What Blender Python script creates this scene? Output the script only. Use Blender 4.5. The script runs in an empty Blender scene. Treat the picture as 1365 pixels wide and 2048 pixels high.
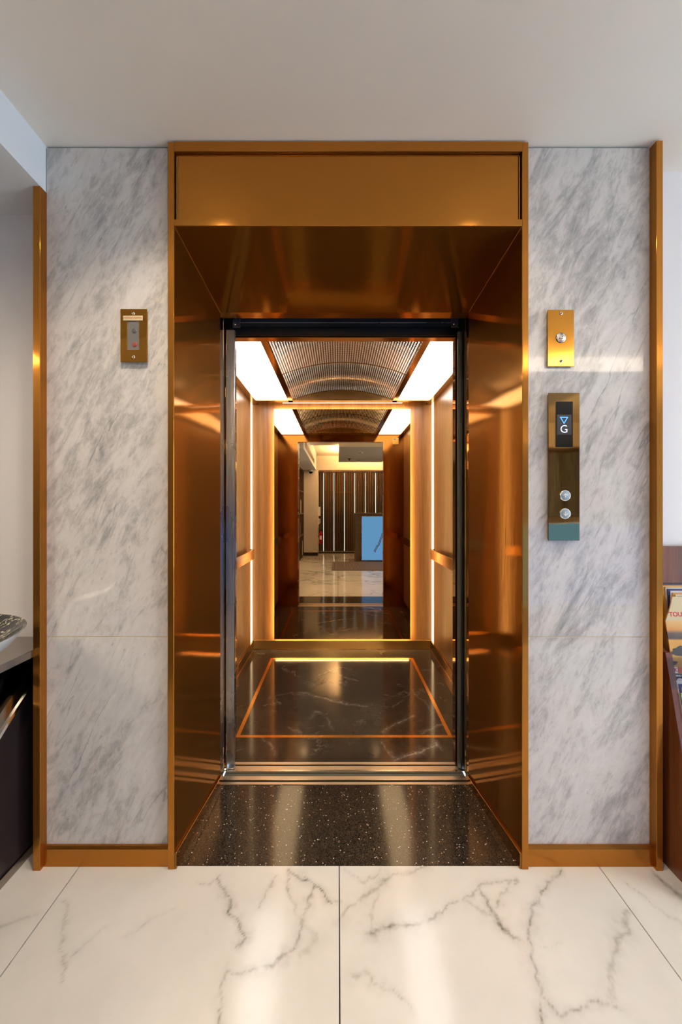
import bpy, bmesh, math, random
import numpy as np
from mathutils import Vector, Matrix
random.seed(7)
S = bpy.context.scene
C = S.collection
PI = math.pi

# ------------------------------------------------------------------ camera
cam_d = bpy.data.cameras.new('camera'); cam = bpy.data.objects.new('camera', cam_d); C.objects.link(cam)
cam_d.sensor_fit = 'VERTICAL'; cam_d.sensor_height = 36.0
cam_d.lens = 740.0 / 2048.0 * 36.0
cam_d.shift_x = 6.5 / 2048.0; cam_d.shift_y = -9.0 / 2048.0
cam_d.clip_start = 0.02
cam.location = (0, 0, 1.25); cam.rotation_euler = (PI / 2, 0, 0)
S.camera = cam

# ------------------------------------------------------------------ world, exposure
S.view_settings.view_transform = 'Standard'; S.view_settings.look = 'None'
S.view_settings.gamma = 1.0; S.view_settings.use_curve_mapping = False
S.view_settings.exposure = 1.75
W = bpy.data.worlds.new('sky'); S.world = W; W.use_nodes = True
bg = W.node_tree.nodes['Background']; bg.inputs[0].default_value = (0.62, 0.80, 1.0, 1); bg.inputs[1].default_value = 1.6

CEIL = 2.52          # lobby ceiling in front of the lift
def area_light(name, loc, rot, sx, sy, power, col, parent=None):
    d = bpy.data.lights.new(name, 'AREA'); d.shape = 'RECTANGLE'; d.size = sx; d.size_y = sy
    d.energy = power; d.color = col
    o = bpy.data.objects.new(name, d); C.objects.link(o); o.location = loc; o.rotation_euler = rot
    return o
# daylight entering through the glazed entrance on the right of the lobby
area_light('daylight_right', (4.85, -0.55, 1.25), (0, PI / 2, 0), 2.2, 2.2, 24, (0.88, 0.95, 1.0))

# ------------------------------------------------------------------ material helpers
MATS = {}
class NT:
    def __init__(self, name):
        self.m = bpy.data.materials.new(name); self.m.use_nodes = True
        self.t = self.m.node_tree; self.t.nodes.clear()
        self.out = self.t.nodes.new('ShaderNodeOutputMaterial'); MATS[name] = self.m
    def n(self, typ, ins=None, **kw):
        nd = self.t.nodes.new('ShaderNode' + typ)
        for k, v in kw.items(): setattr(nd, k, v)
        for k, v in (ins or {}).items(): self.set(nd, k, v)
        return nd
    def set(self, nd, k, v):
        s = nd.inputs[k]
        if hasattr(v, 'outputs'): v = v.outputs[0]
        if hasattr(v, 'is_output'): self.t.links.new(v, s)
        else:
            if isinstance(v, (tuple, list)) and len(v) == 3 and s.type == 'RGBA': v = (*v, 1)
            s.default_value = v
    def math(self, op, a, b=0.5, clamp=False):
        nd = self.n('Math', {0: a, 1: b}, operation=op); nd.use_clamp = clamp; return nd
    def ramp(self, fac, stops, interp='LINEAR'):
        nd = self.n('ValToRGB', {0: fac}); cr = nd.color_ramp; cr.interpolation = interp
        while len(cr.elements) < len(stops): cr.elements.new(0.5)
        for e, (p, c) in zip(cr.elements, stops):
            e.position = p; e.color = (c, c, c, 1) if isinstance(c, (int, float)) else (*c, 1)
        return nd
    def mix(self, f, a, b):
        nd = self.n('Mix', data_type='RGBA'); self.set(nd, 0, f); self.set(nd, 6, a); self.set(nd, 7, b)
        return nd.outputs[2]
    def pos(self): return self.n('NewGeometry').outputs['Position']
    def mapv(self, v, rot=(0, 0, 0), scale=(1, 1, 1), loc=(0, 0, 0)):
        return self.n('Mapping', {'Vector': v, 'Rotation': rot, 'Scale': scale, 'Location': loc})
    def noise(self, v, scale, detail=4, rough=0.5, dist=0.0):
        return self.n('TexNoise', {'Vector': v, 'Scale': scale, 'Detail': detail, 'Roughness': rough, 'Distortion': dist})
    def bump(self, h, strength=0.2, dist=0.01):
        return self.n('Bump', {'Height': h, 'Strength': strength, 'Distance': dist})
    def pbr(self, **k):
        b = self.n('BsdfPrincipled')
        names = dict(color='Base Color', rough='Roughness', metal='Metallic', normal='Normal', coat='Coat Weight',
                     coat_rough='Coat Roughness', ec='Emission Color', es='Emission Strength', alpha='Alpha', aniso='Anisotropic',
                     tangent='Tangent', spec='Specular IOR Level', trans='Transmission Weight', ior='IOR')
        for a, v in k.items(): self.set(b, names[a], v)
        self.t.links.new(b.outputs[0], self.out.inputs[0]); return b

def flat(name, col, rough=0.5, metal=0.0, **k):
    t = NT(name); t.pbr(color=col, rough=rough, metal=metal, **k); return t.m
def emit(name, col, s):
    t = NT(name); e = t.n('Emission', {0: col, 1: s}); t.t.links.new(e.outputs[0], t.out.inputs[0]); return t.m

def bronze(name, col, rough, wav=0.0, brush=0.02, wscale=2.2, satin=0.0, scol=None):
    t = NT(name); p = t.pos()
    br = t.noise(t.mapv(p, scale=(900, 900, 3)), 1.0, 2)
    lo = t.noise(t.mapv(p, scale=(1, 1, 0.55)), wscale, 1.0, 0.4)
    b1 = t.bump(lo, wav, 0.05)
    b2 = t.n('Bump', {'Height': br, 'Strength': brush, 'Distance': 0.001, 'Normal': b1})
    big = t.noise(p, 6, 3)
    r = t.n('MapRange', {0: big, 1: 0.3, 2: 0.7, 3: rough * 0.85, 4: rough * 1.2})
    b = t.pbr(color=col, rough=r, metal=1.0, normal=b2)
    if satin:      # hairline finish: a broad lobe under the clear reflection
        b3 = t.n('BsdfPrincipled', {'Base Color': (*(scol or col), 1), 'Metallic': 1.0, 'Roughness': 0.5, 'Normal': b2})
        mx = t.n('MixShader', {0: satin, 1: b, 2: b3}); t.t.links.new(mx.outputs[0], t.out.inputs[0])
    return t.m

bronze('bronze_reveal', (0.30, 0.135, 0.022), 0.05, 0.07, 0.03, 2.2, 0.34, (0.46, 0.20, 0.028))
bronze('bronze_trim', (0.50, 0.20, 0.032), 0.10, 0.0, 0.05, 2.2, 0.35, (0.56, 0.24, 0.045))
bronze('bronze_plate', (0.66, 0.29, 0.045), 0.07, 0.05, 0.04, 9)
bronze('bronze_polished', (0.50, 0.32, 0.17), 0.02, 0.0, 0.0)
bronze('bronze_call_plate', (0.54, 0.30, 0.10), 0.035, 0.03, 0.02, 6)
bronze('bronze_skirt', (0.30, 0.14, 0.03), 0.14, 0.0, 0.03)
bronze('brass_skirt', (0.75, 0.50, 0.17), 0.08, 0.0, 0.02, 2.2, 0.4)
bronze('brass_bright', (0.85, 0.50, 0.17), 0.22, 0.0, 0.03)
bronze('brass_inlay', (0.78, 0.36, 0.08), 0.22, 0.0, 0.03)
bronze('handrail_metal', (0.66, 0.42, 0.17), 0.2, 0.0, 0.05)
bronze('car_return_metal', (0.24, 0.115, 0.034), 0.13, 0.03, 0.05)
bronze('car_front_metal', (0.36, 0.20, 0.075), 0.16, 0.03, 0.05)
bronze('steel_sill', (0.66, 0.57, 0.46), 0.34, 0.0, 0.05)
bronze('steel_edge', (0.9, 0.86, 0.8), 0.2, 0.0, 0.0)
bronze('steel_console', (0.34, 0.30, 0.265), 0.14, 0.02, 0.05)
bronze('aluminium', (0.52, 0.55, 0.60), 0.28, 0.0, 0.03)
bronze('chrome', (0.85, 0.82, 0.76), 0.12)
flat('gap_dark', (0.004, 0.004, 0.004), 0.6)
flat('sill_gap_metal', (0.15, 0.15, 0.12), 0.55, 0.6)
flat('header_black', (0.006, 0.007, 0.010), 0.28)
flat('header_blue', (0.02, 0.028, 0.042), 0.3)
flat('rubber', (0.010, 0.009, 0.008), 0.35)
flat('concrete', (0.10, 0.10, 0.10), 0.9)

def paint(name, col, rough=0.55):
    t = NT(name); p = t.pos(); n = t.noise(p, 190, 3); l = t.noise(p, 1.1, 3)
    c = t.mix(l, tuple(0.965 * x for x in col), tuple(min(1, 1.03 * x) for x in col))
    t.pbr(color=c, rough=rough, normal=t.bump(n, 0.05, 0.002)); return t.m
paint('ceiling_paint', (0.88, 0.83, 0.75)); paint('wall_paint', (0.80, 0.80, 0.82)); paint('cream_paint', (0.82, 0.75, 0.63))
paint('dark_wall_paint', (0.14, 0.125, 0.10)); paint('pier_paint', (0.74, 0.68, 0.60)); paint('beam_paint', (0.74, 0.78, 0.82))

def carrara():
    t = NT('carrara'); p = t.pos()
    r = t.mapv(p, rot=(0, math.radians(63), 0))
    s1 = t.noise(t.mapv(r, scale=(0.9, 1, 3.0)), 4.2, 10, 0.70, 0.7)
    s2 = t.noise(t.mapv(r, scale=(1.0, 1, 2.6), loc=(3, 0, 1)), 19.0, 8, 0.72, 0.5)
    big = t.noise(t.mapv(p, loc=(7, 2, 3)), 1.7, 3)
    a = t.math('ADD', t.math('MULTIPLY', s1, 0.60), t.math('MULTIPLY', s2, 0.40))
    a = t.math('ADD', a, t.math('MULTIPLY', t.math('SUBTRACT', big, 0.5), 0.16))
    base = t.ramp(a, [(0.31, (0.28, 0.272, 0.265)), (0.43, (0.475, 0.457, 0.437)), (0.51, (0.64, 0.61, 0.58)), (0.64, (0.72, 0.69, 0.655))])
    v = t.noise(t.mapv(r, scale=(0.5, 1, 3.3), loc=(1.3, 0, 5.2)), 2.6, 5, 0.5, 0.25)
    d = t.math('ABSOLUTE', t.math('SUBTRACT', v, 0.5))
    vein = t.ramp(d, [(0.0, 1.0), (0.010, 0.0)])
    m = t.ramp(t.noise(t.mapv(p, loc=(2, 9, 4)), 4.1, 4), [(0.48, 0.0), (0.64, 1.0)])
    vm = t.math('MULTIPLY', vein, m)
    fl = t.ramp(t.noise(t.mapv(r, scale=(1, 1, 2.2), loc=(0, 0, 11)), 30, 3, 0.5), [(0.62, 0.0), (0.70, 1.0)])
    flm = t.math('MULTIPLY', fl, t.ramp(t.noise(p, 6, 2), [(0.5, 0.0), (0.65, 0.8)]))
    c = t.mix(t.math('MULTIPLY', vm, 0.55), base, (0.16, 0.155, 0.145))
    c = t.mix(t.math('MULTIPLY', flm, 0.55), c, (0.15, 0.15, 0.145))
    t.pbr(color=c, rough=0.045, spec=0.45)
carrara()

def calacatta():
    t = NT('calacatta'); p = t.pos()
    w = t.noise(p, 2.2, 5, 0.6)
    pw = t.n('MixRGB'); pw.blend_type = 'ADD'; t.set(pw, 0, 0.28); t.set(pw, 1, p); t.set(pw, 2, w.outputs['Color'])
    v = t.noise(t.mapv(pw, scale=(1, 1.4, 1)), 1.15, 7, 0.55, 0.5)
    d = t.math('ABSOLUTE', t.math('SUBTRACT', v, 0.5))
    thin = t.ramp(d, [(0.0, 1.0), (0.014, 0.25), (0.045, 0.0)])
    att = t.n('Attribute'); att.attribute_name = 'vein'
    own = t.n('Attribute'); own.attribute_name = 'own_veins'
    proc = t.math('MULTIPLY', thin, t.math('SUBTRACT', 1.0, own.outputs['Fac']))
    grain = t.ramp(t.noise(p, 42, 5, 0.65), [(0.30, 0.35), (0.62, 1.0)])
    a = t.math('MULTIPLY', att.outputs['Fac'], grain)
    vv = t.math('MAXIMUM', t.math('MULTIPLY', proc, 0.75), a, True)
    cloud = t.ramp(t.noise(p, 3.0, 6, 0.6), [(0.35, (0.72, 0.69, 0.645)), (0.6, (0.79, 0.76, 0.715))])
    c = t.mix(vv, cloud, (0.20, 0.175, 0.125))
    t.pbr(color=c, rough=0.13, spec=0.45)
calacatta()

def granite():
    t = NT('granite'); p = t.pos()
    vo = t.n('TexVoronoi', {'Vector': p, 'Scale': 210.0}); rnd = t.n('SeparateColor', {0: vo.outputs['Color']})
    speck = t.math('MULTIPLY', t.math('GREATER_THAN', rnd.outputs[0], 0.968), t.math('LESS_THAN', vo.outputs['Distance'], 0.42))
    vo2 = t.n('TexVoronoi', {'Vector': p, 'Scale': 420.0}); r2 = t.n('SeparateColor', {0: vo2.outputs['Color']})
    mott = t.ramp(r2.outputs[1], [(0.0, (0.010, 0.008, 0.006)), (0.6, (0.036, 0.025, 0.017)), (0.9, (0.066, 0.046, 0.031)), (1.0, (0.13, 0.09, 0.06))])
    sc = t.mix(rnd.outputs[2], (0.62, 0.40, 0.24), (0.85, 0.80, 0.74))
    c = t.mix(speck, mott, sc)
    t.pbr(color=c, rough=0.10, spec=0.5)
granite()

def brown_marble():
    t = NT('brown_marble'); p = t.pos()
    w = t.noise(p, 4.0, 5, 0.6)
    pw = t.n('MixRGB'); pw.blend_type = 'ADD'; t.set(pw, 0, 0.16); t.set(pw, 1, p); t.set(pw, 2, w.outputs['Color'])
    v = t.noise(t.mapv(pw, scale=(1, 1.3, 1)), 2.6, 8, 0.6, 0.4)
    d = t.math('ABSOLUTE', t.math('SUBTRACT', v, 0.5))
    thin = t.ramp(d, [(0.0, 0.8), (0.006, 0.2), (0.02, 0.0)])
    m = t.ramp(t.noise(p, 3.5, 3), [(0.52, 0.0), (0.66, 0.45)])
    att = t.n('Attribute'); att.attribute_name = 'vein'
    grain = t.ramp(t.noise(p, 60, 5, 0.65), [(0.30, 0.2), (0.62, 1.0)])
    vv = t.math('MAXIMUM', t.math('MULTIPLY', thin, m), t.math('MULTIPLY', att.outputs['Fac'], grain), True)
    sp = t.ramp(t.noise(p, 150, 2), [(0.72, 0.0), (0.78, 0.6)])
    vv = t.math('MAXIMUM', vv, t.math('MULTIPLY', sp, t.ramp(t.noise(p, 9, 2), [(0.5, 0.0), (0.6, 0.7)])))
    base = t.ramp(t.noise(p, 5, 7, 0.65), [(0.3, (0.030, 0.021, 0.014)), (0.7, (0.066, 0.047, 0.032))])
    c = t.mix(vv, base, (0.46, 0.39, 0.31))
    t.pbr(color=c, rough=0.11, spec=0.55)
brown_marble()

def wood(name, c0, c1, c2, axis=2, rough=0.32, f=34.0, coat=0.15):
    t = NT(name); p = t.pos()
    sc = [f, f, f]; sc[axis] = f * 0.03
    g = t.noise(t.mapv(p, scale=tuple(sc)), 1.0, 7, 0.62, 0.6)
    sc2 = [7.0] * 3; sc2[axis] = 0.5
    b = t.noise(t.mapv(p, scale=tuple(sc2)), 1.0, 3, 0.5, 0.3)
    sc3 = [260.0] * 3; sc3[axis] = 6.0
    fi = t.noise(t.mapv(p, scale=tuple(sc3)), 1.0, 3, 0.6)
    a = t.math('ADD', t.math('MULTIPLY', g, 0.55), t.math('MULTIPLY', b, 0.45))
    c = t.ramp(a, [(0.34, c0), (0.50, c1), (0.66, c2)])
    c = t.mix(t.ramp(fi, [(0.30, 0.35), (0.50, 0.0)]), c, tuple(x * 0.45 for x in c0))
    t.pbr(color=c, rough=rough, coat=coat, coat_rough=0.2, normal=t.bump(fi, 0.05, 0.001))
wood('car_wood', (0.15, 0.066, 0.022), (0.245, 0.12, 0.043), (0.33, 0.175, 0.07))
wood('stand_wood', (0.12, 0.032, 0.010), (0.20, 0.06, 0.018), (0.27, 0.09, 0.030), rough=0.28, coat=0.4)
wood('slat_wood', (0.075, 0.036, 0.014), (0.12, 0.058, 0.022), (0.17, 0.085, 0.034), rough=0.45)
wood('desk_wood', (0.05, 0.030, 0.014), (0.085, 0.050, 0.024), (0.11, 0.068, 0.034), axis=0, rough=0.4)
flat('slat_back', (0.006, 0.004, 0.003), 0.7)
flat('black_gloss', (0.004, 0.004, 0.005), 0.12)
flat('console_panel', (0.030, 0.020, 0.019), 0.30)
flat('base_dark', (0.018, 0.012, 0.010), 0.4)

t = NT('tinted_mirror'); g = t.n('BsdfGlossy', {'Color': (0.76, 0.53, 0.29), 'Roughness': 0.0}); t.t.links.new(g.outputs[0], t.out.inputs[0])
emit('diffuser_white', (1.0, 0.95, 0.88), 2.0)
emit('led_warm', (1.0, 0.62, 0.24), 15.0)
emit('led_corner', (1.0, 0.70, 0.36), 1.1)
emit('led_strip_bright', (1.0, 0.80, 0.55), 1.6)
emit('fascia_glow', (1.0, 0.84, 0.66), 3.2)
emit('fill_panel_glow', (1.0, 0.81, 0.58), 14.0)
emit('plenum_led', (1.0, 0.90, 0.78), 34.0)
flat('plenum_white', (0.45, 0.43, 0.40), 0.8)
emit('downlight_glow', (1.0, 0.86, 0.66), 14.0)
emit('cove_glow', (1.0, 0.79, 0.53), 90.0)
emit('blue_glow', (0.075, 0.27, 0.86), 0.6)
emit('lcd_blue', (0.03, 0.16, 1.0), 2.2)
emit('lcd_white', (0.55, 0.62, 1.0), 1.2)
flat('lcd_back', (0.055, 0.052, 0.055), 0.25)
flat('screen_black', (0.008, 0.007, 0.007), 0.08)

def perforated():
    t = NT('perforated_metal'); uv = t.n('UVMap'); sep = t.n('SeparateXYZ', {0: uv})
    def cell(s):
        return t.math('SUBTRACT', t.math('FRACT', t.math('DIVIDE', s, 0.0152)), 0.5)
    a = cell(sep.outputs[0]); b = cell(sep.outputs[1])
    r = t.math('SQRT', t.math('ADD', t.math('MULTIPLY', a, a), t.math('MULTIPLY', b, b)))
    hole = t.math('LESS_THAN', r, 0.30)
    m = t.n('BsdfPrincipled', {'Base Color': (0.36, 0.28, 0.19, 1), 'Metallic': 1.0, 'Roughness': 0.24})
    tr = t.n('BsdfTransparent'); mx = t.n('MixShader', {0: hole, 1: m, 2: tr})
    t.t.links.new(mx.outputs[0], t.out.inputs[0])
perforated()
t = NT('thin_glass'); tr = t.n('BsdfTransparent', {0: (0.93, 0.96, 0.97, 1)}); gl = t.n('BsdfGlossy', {'Roughness': 0.02})
mx = t.n('MixShader', {0: 0.07, 1: tr, 2: gl}); t.t.links.new(mx.outputs[0], t.out.inputs[0])
t = NT('clear_plastic'); tr = t.n('BsdfTransparent', {0: (0.86, 0.88, 0.92, 1)}); gl = t.n('BsdfGlossy', {'Roughness': 0.05})
mx = t.n('MixShader', {0: 0.08, 1: tr, 2: gl}); t.t.links.new(mx.outputs[0], t.out.inputs[0])
flat('grey_window', (0.17, 0.16, 0.15), 0.25)
flat('red_knob', (0.30, 0.06, 0.05), 0.35); flat('grey_knob', (0.10, 0.10, 0.095), 0.35)
flat('label_cream', (0.62, 0.52, 0.30), 0.4); flat('label_red', (0.65, 0.10, 0.05), 0.5)
flat('white_plastic', (0.75, 0.75, 0.73), 0.35); flat('black_plastic', (0.01, 0.01, 0.012), 0.2)
flat('extinguisher_red', (0.45, 0.012, 0.015), 0.25); flat('grey_panel_paint', (0.42, 0.41, 0.42), 0.6)
flat('vent_brown', (0.16, 0.12, 0.08), 0.5); flat('button_blue', (0.27, 0.36, 0.43), 0.4, 0.0); flat('button_arrow', (0.85, 0.78, 0.68), 0.4)
flat('emblem_red', (0.42, 0.02, 0.03), 0.4); flat('emblem_dark', (0.10, 0.03, 0.05), 0.5); flat('paper_white', (0.78, 0.76, 0.70), 0.6)
flat('sticker_gold', (0.60, 0.38, 0.08), 0.35); flat('sticker_blue', (0.12, 0.22, 0.45), 0.4)

# ------------------------------------------------------------------ object helpers
WLOC = {}
def link(o, parent, wc):
    C.objects.link(o)
    pl = WLOC.get(parent.name, Vector((0, 0, 0))) if parent else Vector((0, 0, 0))
    if parent: o.parent = parent
    o.location = Vector(wc) - pl; WLOC[o.name] = Vector(wc); return o
def empty(name, loc, label=None, cat=None, group=None, kind=None):
    o = bpy.data.objects.new(name, None); o.empty_display_size = 0.1
    link(o, None, loc); return tag(o, label, cat, group, kind)
def tag(o, label=None, cat=None, group=None, kind=None):
    if label: o['label'] = label
    if cat: o['category'] = cat
    if group: o['group'] = group
    if kind: o['kind'] = kind
    return o
def mesh(name, V, F, mat, parent=None, smooth=False, origin=None):
    V = [Vector(v) for v in V]
    lo = Vector([min(v[i] for v in V) for i in range(3)]); hi = Vector([max(v[i] for v in V) for i in range(3)])
    c = Vector(origin) if origin else (Vector(((lo.x + hi.x) / 2, (lo.y + hi.y) / 2, lo.z)) if parent is None else (lo + hi) / 2)
    me = bpy.data.meshes.new(name); me.from_pydata([v - c for v in V], [], F); me.update()
    me.materials.append(MATS[mat])
    if smooth:
        for p in me.polygons: p.use_smooth = True
    return link(bpy.data.objects.new(name, me), parent, c)
BF = [(0, 3, 2, 1), (4, 5, 6, 7), (0, 1, 5, 4), (1, 2, 6, 5), (2, 3, 7, 6), (3, 0, 4, 7)]
def boxvf(x0, x1, y0, y1, z0, z1):
    return [(x0, y0, z0), (x1, y0, z0), (x1, y1, z0), (x0, y1, z0), (x0, y0, z1), (x1, y0, z1), (x1, y1, z1), (x0, y1, z1)], list(BF)
def bevelled(o, w, seg=2):
    bm = bmesh.new(); bm.from_mesh(o.data)
    bmesh.ops.bevel(bm, geom=bm.edges[:], offset=w, segments=seg, affect='EDGES', profile=0.5)
    bm.to_mesh(o.data); bm.free(); return o
def box(name, b, mat, parent=None, bev=0.0, seg=1):
    V, F = boxvf(*b); o = mesh(name, V, F, mat, parent)
    return bevelled(o, bev, seg) if bev else o
def boxes(name, bl, mat, parent=None):
    V, F = [], []
    for b in bl:
        v, f = boxvf(*b); k = len(V); V += v; F += [tuple(i + k for i in q) for q in f]
    return mesh(name, V, F, mat, parent)
def prism(name, poly, axis, a0, a1, mat, parent=None, bev=0.0):
    """poly: 2-D points; axis 0: (y,z) extruded along x; 1: (x,z) along y; 2: (x,y) along z"""
    def P(q, a): return {0: (a, q[0], q[1]), 1: (q[0], a, q[1]), 2: (q[0], q[1], a)}[axis]
    n = len(poly); V = [P(q, a0) for q in poly] + [P(q, a1) for q in poly]
    F = [tuple(range(n)), tuple(range(2 * n - 1, n - 1, -1))] + [(i, i + n, (i + 1) % n + n, (i + 1) % n) for i in range(n)]
    o = mesh(name, V, F, mat, parent); bm = bmesh.new(); bm.from_mesh(o.data)
    bmesh.ops.recalc_face_normals(bm, faces=bm.faces[:])
    if bev: bmesh.ops.bevel(bm, geom=bm.edges[:], offset=bev, segments=1, affect='EDGES')
    bm.to_mesh(o.data); bm.free(); return o
def lathe(name, prof, c, axis, mat, parent=None, n=32, smooth=True, cap=True):
    """prof: (r, h) from c along axis ('-y', '+y', 'z', '-z', 'x')"""
    V, F = [], []
    for r, h in prof:
        for i in range(n):
            a = 2 * PI * i / n; u, w = r * math.cos(a), r * math.sin(a)
            V.append({'z': (c[0] + u, c[1] + w, c[2] + h), '-z': (c[0] + u, c[1] - w, c[2] - h), '-y': (c[0] + u, c[1] - h, c[2] + w),
                      '+y': (c[0] - u, c[1] + h, c[2] + w), 'x': (c[0] + h, c[1] + u, c[2] + w)}[axis])
    m = len(prof)
    for k in range(m - 1):
        for i in range(n):
            j = (i + 1) % n; F.append((k * n + i, k * n + j, (k + 1) * n + j, (k + 1) * n + i))
    if prof[0][0] > 1e-6: F.append(tuple(range(n - 1, -1, -1)))
    if cap and prof[-1][0] > 1e-6: F.append(tuple((m - 1) * n + i for i in range(n)))
    o = mesh(name, V, F, mat, parent, smooth)
    bm = bmesh.new(); bm.from_mesh(o.data); bmesh.ops.remove_doubles(bm, verts=bm.verts[:], dist=1e-6)
    bmesh.ops.recalc_face_normals(bm, faces=bm.faces[:]); bm.to_mesh(o.data); bm.free(); return o
def tube(name, pts, r, mat, parent=None, n=10):
    cu = bpy.data.curves.new('c', 'CURVE'); cu.dimensions = '3D'; cu.bevel_depth = r; cu.bevel_resolution = 2; cu.use_fill_caps = True
    sp = cu.splines.new('POLY'); sp.points.add(len(pts) - 1)
    for q, p in zip(sp.points, pts): q.co = (*p, 1)
    return bake(cu, name, mat, parent, Matrix())
def bake(cu, name, mat, parent, M):
    tmp = bpy.data.objects.new('tmp', cu); C.objects.link(tmp)
    me = bpy.data.meshes.new_from_object(tmp.evaluated_get(bpy.context.evaluated_depsgraph_get()))
    bpy.data.objects.remove(tmp); bpy.data.curves.remove(cu)
    V = [M @ v.co for v in me.vertices]; F = [tuple(p.vertices) for p in me.polygons]
    bpy.data.meshes.remove(me); return mesh(name, V, F, mat, parent)
def text(name, s, x, y, z, size, mat, parent, M=None, align='CENTER', depth=0.0003, bold=0.0):
    cu = bpy.data.curves.new('t', 'FONT'); cu.body = s; cu.size = size; cu.align_x = align; cu.align_y = 'CENTER'
    cu.extrude = depth; cu.offset = bold
    if M is None: M = Matrix.Translation((x, y, z)) @ Matrix.Rotation(PI / 2, 4, 'X')
    return bake(cu, name, mat, parent, M)
def struct(o): o['kind'] = 'structure'; return o

# ------------------------------------------------------------------ veins traced as stone pattern (metres on the floor)
def seg_dist(PX, PY, pts, wob=0.0):
    d = np.full(PX.shape, 9.0); ww = np.zeros(PX.shape)
    for (x0, y0, w0), (x1, y1, w1) in zip(pts[:-1], pts[1:]):
        vx, vy = x1 - x0, y1 - y0; L = vx * vx + vy * vy + 1e-12
        tt = np.clip(((PX - x0) * vx + (PY - y0) * vy) / L, 0, 1)
        dd = np.hypot(PX - x0 - tt * vx, PY - y0 - tt * vy); w = w0 + tt * (w1 - w0)
        better = dd < d; d = np.where(better, dd, d); ww = np.where(better, w, ww)
    return d, ww
def floor_pt(px, py, f=740.0, cx=676.0, cy=1015.0, h=1.25):
    Y = f * h / (py - cy); return ((px - cx) * Y / f, Y)
def vnoise(PX, PY, s, seed):
    r = np.random.RandomState(seed); g = r.rand(128, 128)
    u, v = PX * s + 40.3, PY * s + 40.7; i, j = np.floor(u).astype(int), np.floor(v).astype(int)
    a, b = u - i, v - j; a = a * a * (3 - 2 * a); b = b * b * (3 - 2 * b)
    G = lambda m, n: g[m % 128, n % 128]
    return (G(i, j) * (1 - a) + G(i + 1, j) * a) * (1 - b) + (G(i, j + 1) * (1 - a) + G(i + 1, j + 1) * a) * b - 0.5
def slab_grid(name, x0, x1, y0, y1, z0, z1, step, veins, mat, parent):
    nx = max(2, int((x1 - x0) / step)); ny = max(2, int((y1 - y0) / step))
    xs = np.linspace(x0, x1, nx + 1); ys = np.linspace(y0, y1, ny + 1)
    PX, PY = np.meshgrid(xs, ys)
    QX = PX + 0.022 * vnoise(PX, PY, 16, 1) + 0.014 * vnoise(PX, PY, 45, 2) + 0.008 * vnoise(PX, PY, 120, 5)
    QY = PY + 0.022 * vnoise(PX, PY, 16, 3) + 0.014 * vnoise(PX, PY, 45, 4) + 0.008 * vnoise(PX, PY, 120, 6)
    A = np.zeros(PX.shape)
    for pts, st in veins:
        d, w = seg_dist(QX, QY, pts)
        A = np.maximum(A, st * (np.exp(-(d / np.maximum(w * .55, 1e-4)) ** 2) * 0.62 + 0.26 * np.exp(-(d / (3.2 * w + 1e-4)) ** 2)) * np.clip(1.0 + 1.1 * vnoise(PX, PY, 30, 9), .3, 1.5))
    V = [(float(x), float(y), z1) for x, y in zip(PX.ravel(), PY.ravel())]
    F = [(j * (nx + 1) + i, j * (nx + 1) + i + 1, (j + 1) * (nx + 1) + i + 1, (j + 1) * (nx + 1) + i) for j in range(ny) for i in range(nx)]
    k = len(V); V += [(x0, y0, z0), (x1, y0, z0), (x1, y1, z0), (x0, y1, z0)]
    c = [0, nx, (ny + 1) * (nx + 1) - 1, ny * (nx + 1)]
    F += [(c[0], k, k + 1, c[1]), (c[1], k + 1, k + 2, c[2]), (c[2], k + 2, k + 3, c[3]), (c[3], k + 3, k, c[0])]
    o = mesh(name, V, F, mat, parent)
    at = o.data.attributes.new('vein', 'FLOAT', 'POINT'); vals = np.zeros(len(V), dtype=np.float32); vals[:A.size] = A.ravel(); at.data.foreach_set('value', vals)
    at2 = o.data.attributes.new('own_veins', 'FLOAT', 'POINT'); at2.data.foreach_set('value', np.ones(len(V), dtype=np.float32))
    return o
def pxvein(pts, st=1.0): return ([(*floor_pt(a, b), w) for a, b, w in pts], st)

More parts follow.
